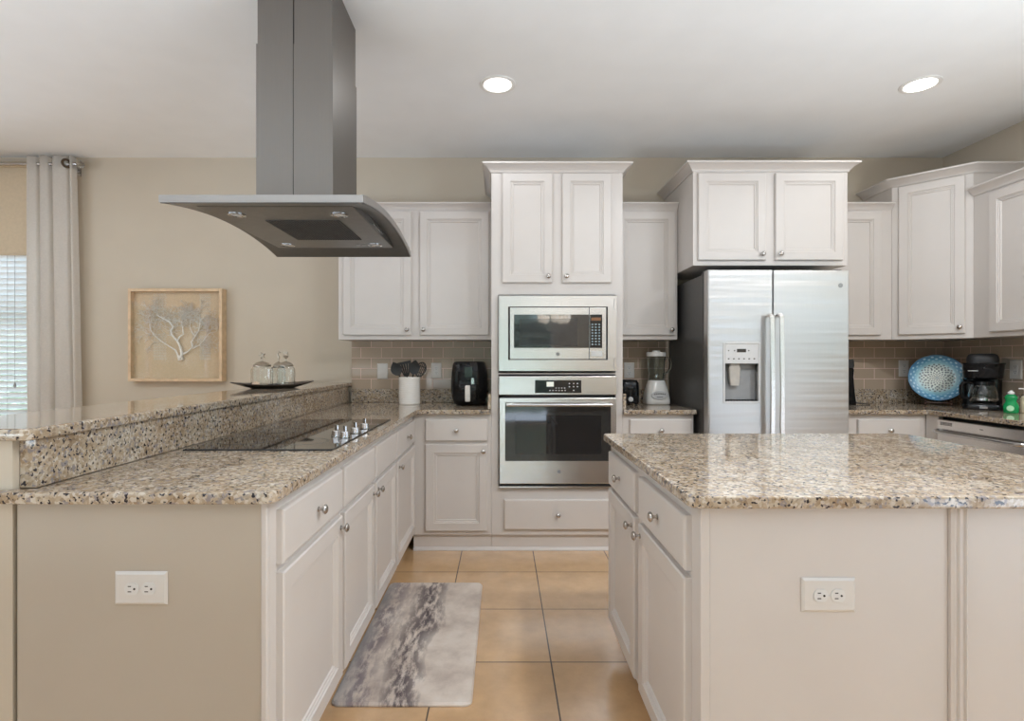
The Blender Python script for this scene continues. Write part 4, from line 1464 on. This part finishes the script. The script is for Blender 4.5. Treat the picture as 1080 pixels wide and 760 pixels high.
# ------------------------------------------------------------------ tray with three jars on the bar
TXC, TYC, TZ = -1.375, 3.22, 1.0655
r = tag(thing('tray', '', ''), 'dark oval tray on the raised bar holding glass jars', 'tray')
r.location = (TXC, TYC, TZ)
r.rotation_euler = (0, 0, .55)
bm = new_bm()
def ell(a, b, z, n=40, lift=0.0):
    return [Vector((a * math.cos(2 * PI * k / n), b * math.sin(2 * PI * k / n), z + lift * math.cos(2 * PI * k / n) ** 2)) for k in range(n)]
loft(bm, [ell(.12, .08, 0), ell(.17, .10, .008, lift=.006), ell(.235, .125, .020, lift=.016), ell(.232, .122, .024, lift=.016), ell(.165, .095, .013, lift=.005), ell(.11, .07, .006)])
obj('dish', bm, M_BRONZE, r)
def jar(x, y, z, rad, hh, label, motif, grp=None):
    r = thing('glass_jar', label, 'jar', (x, y, z))
    prof = [(0, 0), (rad * .92, 0), (rad, .006), (rad, hh * .82), (rad * .86, hh * .95), (rad * .72, hh), (rad * .72 - .003, hh), (rad * .84, hh * .93), (rad - .004, hh * .81), (rad - .004, .010), (0, .007)]
    obj('glass_body', lathe(new_bm(), prof, n=36), M_GLASS, r)
    l = obj('lid', lathe(new_bm(), [(0, hh - .004), (rad * .66, hh - .004), (rad * .66, hh), (rad * .80, hh + .0005), (rad * .82, hh + .006), (rad * .55, hh + .020), (rad * .2, hh + .026), (.004, hh + .03), (.0035, hh + .045), (0, hh + .046)], n=32), M_SILVER, r)
    bm = new_bm()
    zc = hh + .062
    if motif == 'star':
        pts = []
        for k in range(10):
            a = PI / 2 + .25 + PI * k / 5
            q = .026 if k % 2 == 0 else .009
            pts.append((q * math.cos(a), q * math.sin(a)))
        loft(bm, [[Vector((a * s, yy, zc + b * s)) for a, b in pts] for s, yy in ((.6, -.006), (1, 0), (.6, .006))])
    elif motif == 'seahorse':
        pts = [(.012 * math.cos(t) * (1 + t * .12), 0, zc + .012 + .016 * math.sin(t)) for t in [-.2 + .3 * k for k in range(8)]]
        pts = [(.014, 0, zc + .022), (.004, 0, zc + .028), (-.006, 0, zc + .020), (-.004, 0, zc + .008), (.004, 0, zc - .002), (.004, 0, zc - .012), (-.004, 0, zc - .018), (-.008, 0, zc - .012)]
        tube(bm, pts, .004, 8, radii=[.003, .0055, .0045, .005, .0065, .005, .003, .002])
    else:
        lathe(bm, [(0, -.016), (.010, -.012), (.016, -.002), (.010, .006), (0, .008)], Matrix.Translation((0, 0, zc)), 12)
        for k in (-1, 0, 1):
            tube(bm, [(0, 0, zc), (.008 * k, 0, zc + .014), (.012 * k, 0, zc + .026)], .004, 6, radii=[.006, .005, .001])
    obj('finial', bm, M_SILVER, l)
    return r
jar(-1.435, 3.205, TZ + .0135, .062, .118, 'wide glass jar with starfish lid on the oval tray', 'star')
jar(-1.378, 3.302, TZ + .0150, .041, .112, 'glass jar with seahorse lid at the back of the oval tray', 'seahorse')
jar(-1.305, 3.235, TZ + .0135, .052, .118, 'glass jar with shell-topped lid, nearest the tray tip', 'shell')
bm = lathe(new_bm(), [(0, 0), (.022, 0), (.026, .006), (.018, .018), (.006, .024), (0, .025)], Matrix.Diagonal((1, .75, 1, 1)), 20)
tag(obj('sea_shell', bm, M_SHELL, None, (-1.430, 3.112, TZ + .0175)), 'tan sea shell lying on the oval tray before the jars', 'shell')

# ------------------------------------------------------------------ crock with utensils
CXK, CYK, CZK = -.672, 3.89, .9142
r = thing('utensil_crock', 'white ribbed ceramic crock full of black utensils', 'utensil crock', (CXK, CYK, CZK))
prof = [(0, 0), (.074, 0)]
zc_ = .004
while zc_ < .186:
    prof += [(.0765, zc_), (.0770, zc_ + .006), (.0765, zc_ + .011), (.0745, zc_ + .0125)]
    zc_ += .0135
prof += [(.076, .190), (.076, .197), (.070, .197), (.069, .19), (.069, .012), (0, .012)]
obj('pot', lathe(new_bm(), prof, n=44), M_CERAMIC, r, sharp=50)
def utensil(label, name, base, top, head, M_head=M_BLACK_MATT):
    b, t = Vector(base), Vector(top)
    r = thing(name, label, 'kitchen utensil', (CXK + b.x, CYK + b.y, CZK + b.z))
    d = t - b
    bm = tube(new_bm(), [(0, 0, 0), tuple(d * .55), tuple(d)], .006, 10, radii=[.008, .0065, .005])
    obj('handle', bm, M_BLACK, r)
    ax = d.normalized()
    xax = (Vector((1, 0, 0)) - ax * ax.x).normalized()
    yax = ax.cross(xax)
    M = Matrix(((xax.x, yax.x, ax.x, d.x), (xax.y, yax.y, ax.y, d.y), (xax.z, yax.z, ax.z, d.z), (0, 0, 0, 1))) @ Matrix.Scale(1.22, 4)
    bm = new_bm()
    if head == 'spoon':
        rings = []
        for s in range(9):
            a = -.1 + s / 8 * (PI + .05)
            hw = max(.002, .034 * math.sin(max(.02, min(PI - .05, a + .12))) ** .7)
            z = .088 * s / 8
            bowl = .010 * math.sin(PI * s / 8)
            rings.append([M @ Vector((hw * math.cos(q), .003 * math.sin(q) + bowl * (1 - math.cos(q) ** 2 * .9), z)) for q in [2 * PI * k / 14 for k in range(14)]])
        loft(bm, rings)
    elif head == 'turner':
        hw0, hw1, ln = .018, .040, .09
        for k in range(5):
            f0, f1 = -1 + k * .4 + .05, -1 + (k + 1) * .4 - .05
            loft(bm, [[M @ Vector((f * hw, yy, z)) for f, yy in ((f0, -.002), (f1, -.002), (f1, .002), (f0, .002))] for hw, z in ((hw0 + .004, .018), (hw1, ln - .014))])
        for z0_, z1_, wa, wb in ((0, .02, .012, hw0 + .004), (ln - .016, ln, hw1, hw1)):
            loft(bm, [[M @ Vector((f * hw, yy, z)) for f, yy in ((-1, -.0022), (1, -.0022), (1, .0022), (-1, .0022))] for hw, z in ((wa, z0_), (wb, z1_))])
    elif head == 'slotted':
        n = 20
        for s in range(4):
            pass
        oval = [(.029 * math.cos(2 * PI * k / n), .044 + .044 * math.sin(2 * PI * k / n)) for k in range(n + 1)]
        tube(bm, [M @ Vector((a, 0, b)) for a, b in oval], .0042, 8)
        for k in range(-2, 3):
            u = k * .010
            hh_ = .040 * math.sqrt(max(0, 1 - (u / .029) ** 2))
            tube(bm, [M @ Vector((u, .002, .044 - hh_)), M @ Vector((u, .006, .044)), M @ Vector((u, .002, .044 + hh_))], .003, 6)
        for k in (-1, 1):
            tube(bm, [M @ Vector((-.022, .003, .044 + k * .02)), M @ Vector((.022, .003, .044 + k * .02))], .003, 6)
    else:
        lathe(bm, [(0, .0), (.02, .004), (.032, .022), (.036, .040), (.033, .040), (.028, .024), (.016, .008), (0, .006)], M @ Matrix.Rotation(.9, 4, 'X'), 20)
    obj('head', bm, M_head, r)
utensil('black ladle leaning out of the crock towards the blank plate', 'ladle', (.02, -.028, .015), (-.068, -.030, .205), 'spoon')
utensil('black slotted turner standing in the white crock', 'turner', (.015, .016, .015), (-.022, .016, .200), 'turner')
utensil('black solid spoon standing upright in the white crock', 'serving_spoon', (-.01, -.004, .015), (.026, -.004, .212), 'spoon')
utensil('black slotted spoon leaning out of the crock towards the air fryer', 'slotted_spoon', (-.02, .034, .015), (.056, .030, .200), 'slotted')

# ------------------------------------------------------------------ air fryer
r = thing('air_fryer', 'black rounded air fryer with pale handle beside the oven cabinet', 'air fryer', (-.232, 3.835, .9142))
def ff(z, hx_, hy_, rr): return rrect(0, 0, hx_, hy_, rr, z, 8)
bm = loft(new_bm(), [ff(.004, .095, .10, .06), ff(.010, .105, .112, .065), ff(.05, .120, .128, .07), ff(.11, .128, .134, .075), ff(.17, .128, .134, .075), ff(.23, .124, .130, .072), ff(.28, .117, .124, .07), ff(.298, .112, .119, .066), ff(.306, .104, .111, .06), ff(.309, .09, .098, .05)])
obj('body', bm, M_BLACK, r, sharp=50)
bm = new_bm()
for sx in (-1, 1):
    for sy in (-1, 1):
        lathe(bm, [(0, 0), (.012, 0), (.012, .006), (0, .006)], Matrix.Translation((sx * .07, sy * .075, 0)), 12)
obj('foot_pads', bm, M_BLACK_MATT, r)
bm = loft(new_bm(), [rrect(0, -.006, hx_, hy_, rr, z, 8) for z, hx_, hy_, rr in ((.03, .086, .122, .05), (.045, .092, .127, .055), (.11, .100, .1325, .06), (.150, .101, .133, .06), (.155, .098, .130, .06))])
dw = obj('basket_drawer', bm, M_BLACK, r, sharp=50)
bm = box(new_bm(), -.021, .015, -.185, -.160, .034, .146, .008, 3)
hd = obj('handle', bm, simple('pale_handle_plastic', (.80, .77, .72), .35), dw)
bm = box(new_bm(), -.016, .010, -.165, -.130, .05, .125, .003, 1)
obj('handle_mount', bm, M_BLACK, hd)
bm = box(new_bm(), .018, .040, -.1415, -.134, .150, .195, .002, 1)
obj('release_button', bm, M_CHROME, dw)
bm = box(new_bm(), -.03, .03, -.1345, -.128, .20, .272, .003, 1)
obj('control_panel', bm, M_BLACK_GLASS, r)

# ------------------------------------------------------------------ toaster and blender
r = thing('toaster', 'small black toaster end-on beside the oven cabinet', 'toaster', (.907, 3.90, .9142))
bm = loft(new_bm(), [rrect(0, 0, a, b, .03, z, 6) for a, b, z in ((.062, .118, .010), (.066, .122, .02), (.067, .123, .10), (.064, .120, .155), (.056, .112, .172), (.048, .104, .176))])
obj('body', bm, M_BLACK, r, sharp=50)
bm = new_bm()
for s in (-1, 1):
    box(bm, s * .024 - .013, s * .024 + .013, -.075, .075, .170, .1772)
obj('bread_slot', bm, M_DARK, r)
bm = new_bm()
box(bm, -.005, .005, -.1245, -.121, .06, .145)
obj('lever_track', bm, M_DARK, r)
obj('lever', box(new_bm(), -.018, .018, -.140, -.122, .118, .130, .003, 2), M_BLACK_MATT, r)
bm = lathe(new_bm(), [(0, 0), (.017, 0), (.017, .008), (.013, .012), (0, .012)], Matrix.Translation((.0, -.122, .042)) @ Matrix.Rotation(PI / 2, 4, 'X'), 20)
obj('browning_dial', bm, M_LIGHT_GREY, r)
bm = new_bm()
for sx in (-1, 1):
    for sy in (-1, 1):
        lathe(bm, [(0, 0), (.010, 0), (.010, .012), (0, .012)], Matrix.Translation((sx * .045, sy * .095, 0)), 10)
obj('foot_pads', bm, M_BLACK_MATT, r)

r = thing('blender', 'white countertop blender with clear glass jar beside the refrigerator', 'blender', (1.122, 3.90, .9142))
bm = loft(new_bm(), [rrect(0, 0, a, b, rr, z, 8) for a, b, rr, z in ((.080, .080, .035, 0), (.086, .086, .04, .006), (.086, .086, .04, .03), (.082, .082, .045, .07), (.072, .072, .05, .12), (.062, .062, .05, .155), (.058, .058, .05, .168), (.056, .056, .05, .172))])
bs = obj('motor_base', bm, M_WHITE_GLOSS, r, sharp=50)
bm = new_bm()
M = Matrix.Translation((0, -.083, .068)) @ Matrix.Rotation(-.10, 4, 'X') @ Matrix.Rotation(PI / 2, 4, 'X') @ Matrix.Diagonal((1, .52, 1, 1))
lathe(bm, [(0, 0), (.062, 0), (.062, .004), (.056, .008), (0, .009)], M, 32)
fp = obj('control_panel', bm, M_LIGHT_GREY, bs)
bm = new_bm()
for k in range(7):
    a = -.036 + k * .012
    box(bm, a - .0045, a + .0045, -.096, -.090, .067 + .008 * math.cos(a * 30), .077 + .008 * math.cos(a * 30), .0015, 1)
box(bm, -.022, .022, -.095, -.089, .054, .060, .001, 1)
obj('speed_buttons', bm, M_GREY_PLASTIC, fp)
bm = lathe(new_bm(), [(0, .173), (.050, .173), (.052, .18), (.052, .20), (.056, .22), (.062, .30), (.066, .345), (.063, .345), (.059, .30), (.053, .22), (.049, .20), (.049, .185), (0, .184)], n=32)
jr = obj('glass_jar', bm, simple('thick_jar_glass', (.90, .96, .93), .02, var=.01, Transmission_Weight=1.0, IOR=1.45), r)
bm = tube(new_bm(), [(.061, 0, .325), (.080, 0, .338), (.098, 0, .330), (.106, 0, .300), (.102, 0, .262), (.088, 0, .232), (.056, 0, .215)], .008, 10)
obj('jar_handle', bm, jr.data.materials[0], jr)
bm = lathe(new_bm(), [(0, .346), (.067, .346), (.069, .35), (.069, .372), (.066, .376), (.03, .378), (.028, .386), (.020, .389), (0, .389)], n=32)
obj('lid', bm, M_WHITE_GLOSS, r)
bm = lathe(new_bm(), [(0, .186), (.03, .186), (.012, .195), (.008, .21), (0, .212)], n=12)
for k in range(4):
    a = PI / 2 * k
    tube(bm, [(0, 0, .208), (.022 * math.cos(a), .022 * math.sin(a), .214 + .006 * (k % 2))], .0025, 6)
obj('blade', bm, M_CHROME, jr)

# ------------------------------------------------------------------ appliance half hidden behind the refrigerator
r = thing('can_opener', 'tall black can opener mostly hidden behind the refrigerator', 'can opener', (2.462, 3.86, .9142))
bm = loft(new_bm(), [rrect(dx_, 0, a, .055, .02, z, 5) for dx_, a, z in ((0, .062, 0), (0, .064, .01), (-.004, .056, .10), (-.008, .052, .20), (-.008, .056, .25), (-.012, .048, .272))])
obj('body', bm, M_BLACK, r, sharp=50)
bm = loft(new_bm(), [rrect(.018, -.045, a, .016, .008, z, 5) for a, z in ((.018, .262), (.022, .28), (.02, .315), (.012, .325))])
obj('lever', bm, M_BLACK_MATT, r)
bm = tube(new_bm(), [(.05, .0, .02), (.09, -.01, .010), (.13, -.03, .006), (.15, -.06, .005)], .004, 8)
obj('cord', bm, M_BLACK_MATT, r)

# ------------------------------------------------------------------ blue plate on a stand
PC = Vector((3.085, 3.80, 1.107))
yaw = math.atan2(-PC.x, PC.y) * .85
Rm = Matrix.Rotation(yaw, 4, 'Z') @ Matrix.Rotation(PI / 2 - .25, 4, 'X')
bm = lathe(new_bm(), [(0, -.004), (.09, -.004), (.10, -.008), (.160, .006), (.166, .012), (.164, .014), (.156, .012), (.105, -.001), (.09, .001), (0, .001)], n=56)
o = obj('decorative_plate', bm, M_PLATE, None, PC, Rm.to_euler())
tag(o, 'round blue patterned plate displayed in the counter corner', 'plate')
r = thing('plate_stand', 'dark wooden easel stand under the blue plate', 'plate stand', (PC.x, PC.y, .9142), yaw)
for s in (-1, 1):
    bm = new_bm()
    tube(bm, [(s * .07, -.075, .035), (s * .07, -.062, .022), (s * .068, -.03, .018), (s * .06, .02, .05), (s * .05, .068, .15)], .006, 8)
    lg = obj('leg', bm, M_WOOD_DARK, r)
    bm = tube(new_bm(), [(s * .07, -.062, .022), (s * .072, -.072, .006)], .006, 8)
    obj('foot', bm, M_WOOD_DARK, lg)
bm = tube(new_bm(), [(-.068, -.03, .018), (.068, -.03, .018)], .005, 8)
obj('crossbar', bm, M_WOOD_DARK, r)
bm = tube(new_bm(), [(-.055, .045, .10), (0, .095, .006), (.055, .045, .10)], .004, 8)
obj('back_strut', bm, M_WOOD_DARK, r)

# ------------------------------------------------------------------ coffee maker
r = thing('coffee_maker', 'black drip coffee maker with glass carafe beside the blue plate', 'coffee maker', (3.140, 3.500, .9142), -.70)
bm = loft(new_bm(), [rrect(0, 0, a, b, .04, z, 6) for a, b, z in ((.100, .128, 0), (.102, .130, .006), (.102, .130, .026), (.098, .126, .034))])
obj('base', bm, M_BLACK, r, sharp=50)
bm = lathe(new_bm(), [(0, .034), (.066, .034), (.066, .038), (0, .039)], Matrix.Translation((0, -.03, 0)), 32)
obj('warming_plate', bm, M_BLACK_MATT, r)
bm = loft(new_bm(), [rrect(0, .09, a, .038, .03, z, 6) for a, z in ((.098, .03), (.098, .12), (.100, .24))])
obj('column', bm, M_BLACK, r, sharp=50)
bm = loft(new_bm(), [rrect(0, y, a, b, .05, z, 6) for y, a, b, z in ((.02, .088, .10, .192), (.01, .098, .116, .205), (.006, .102, .122, .26), (.004, .104, .125, .288), (.004, .108, .129, .292), (.004, .108, .129, .300))])
hd = obj('brew_head', bm, M_BLACK, r, sharp=50)
bm = loft(new_bm(), [rrect(0, .03, a, b, .05, z, 6) for a, b, z in ((.080, .088, .3005), (.079, .087, .335), (.072, .08, .352), (.06, .066, .360))])
obj('lid', bm, M_BLACK_MATT, r, sharp=50)
obj('name_strip', box(new_bm(), -.075, -.025, -.1185, -.112, .247, .252, .001, 1), M_LIGHT_GREY, hd)
bm = box(new_bm(), -.02, .02, -.1315, -.126, .010, .024, .002, 1)
sw = obj('power_switch', bm, M_GREY_PLASTIC, r)
T = Matrix.Translation((0, -.03, 0))
bm = lathe(new_bm(), [(0, .0395), (.055, .0395), (.066, .048), (.073, .075), (.073, .10), (.064, .14), (.054, .162), (.052, .168), (.049, .168), (.051, .16), (.061, .138), (.070, .10), (.070, .076), (.063, .05), (.054, .043), (0, .043)], T, 36)
cf = obj('carafe', bm, M_GLASS, r)
bm = lathe(new_bm(), [(.0535, .154), (.058, .156), (.058, .178), (.05, .186), (.02, .190), (0, .190), (0, .170), (.0535, .168), (.0535, .154)], T, 32)
obj('carafe_lid', bm, M_BLACK, cf)
bm = lathe(new_bm(), [(.0735, .060), (.0755, .060), (.0755, .072), (.0735, .072), (.0735, .060)], T, 36)
obj('carafe_band', bm, M_CHROME, cf)
bm = new_bm()
ha = -2.85
hx_, hy_ = math.cos(ha), math.sin(ha)
P = [(.056, .168), (.075, .175), (.100, .170), (.112, .15), (.114, .11), (.105, .075), (.077, .066)]
rings = []
PP = [Vector((q * hx_, q * hy_ - .03, z)) for q, z in P]
tube(bm, PP, .011, 10)
obj('carafe_handle', bm, M_BLACK, cf)

# ------------------------------------------------------------------ dish soap and a second bottle
r = thing('soap_bottle', 'small green dish soap bottle with white cap by the counter edge', 'soap bottle', (3.055, 3.215, .9142), -.9)
SX = Matrix.Diagonal((1, .62, 1, 1))
bm = lathe(new_bm(), [(0, 0), (.030, 0), (.035, .005), (.036, .03), (.034, .05), (.026, .066), (.024, .074), (.030, .088), (.029, .100), (.016, .112), (.012, .114), (0, .114)], SX, 28)
bt = obj('bottle', bm, M_GREEN, r, sharp=60)
bm = lathe(new_bm(), [(0, 0), (.017, 0), (.017, .0015), (0, .002)], Matrix.Translation((0, -.0218, .030)) @ Matrix.Rotation(PI / 2, 4, 'X'), 24)
obj('label_sticker', bm, M_GREEN_LABEL, bt)
bm = lathe(new_bm(), [(0, .1145), (.015, .1145), (.016, .118), (.016, .126), (.008, .130), (.007, .136), (0, .137)], None, 20)
obj('cap', bm, M_WHITE, r)
r = thing('lotion_bottle', 'cream bottle with a pump beside the green dish soap', 'bottle', (3.155, 3.215, .9142), -.9)
bm = lathe(new_bm(), [(0, 0), (.030, 0), (.033, .004), (.033, .085), (.028, .098), (.014, .106), (.012, .112), (0, .112)], None, 24)
obj('bottle', bm, M_CREAM, r)
bm = lathe(new_bm(), [(0, .1125), (.014, .1125), (.014, .124), (.005, .126), (.005, .142), (0, .142)], None, 16)
box(bm, -.040, .008, -.006, .006, .141, .149, .002, 1)
obj('pump', bm, M_WHITE, r)

# ------------------------------------------------------------------ floor mat
bm = new_bm()
o_ = round_poly([Vector(p) for p in ((-.253, -.519), (.253, -.519), (.253, .519), (-.253, .519))], [.03] * 4)
loft(bm, [[Vector((p.x, p.y, z)) for p in (offset_poly(o_, d) if d else o_)] for d, z in ((0, 0), (0, .006), (.006, .013))])
tag(obj('kitchen_mat', bm, M_MAT, None, (-.360, 2.420, .001)), 'grey marbled anti-fatigue mat on the tiled floor below the cooktop', 'floor mat')
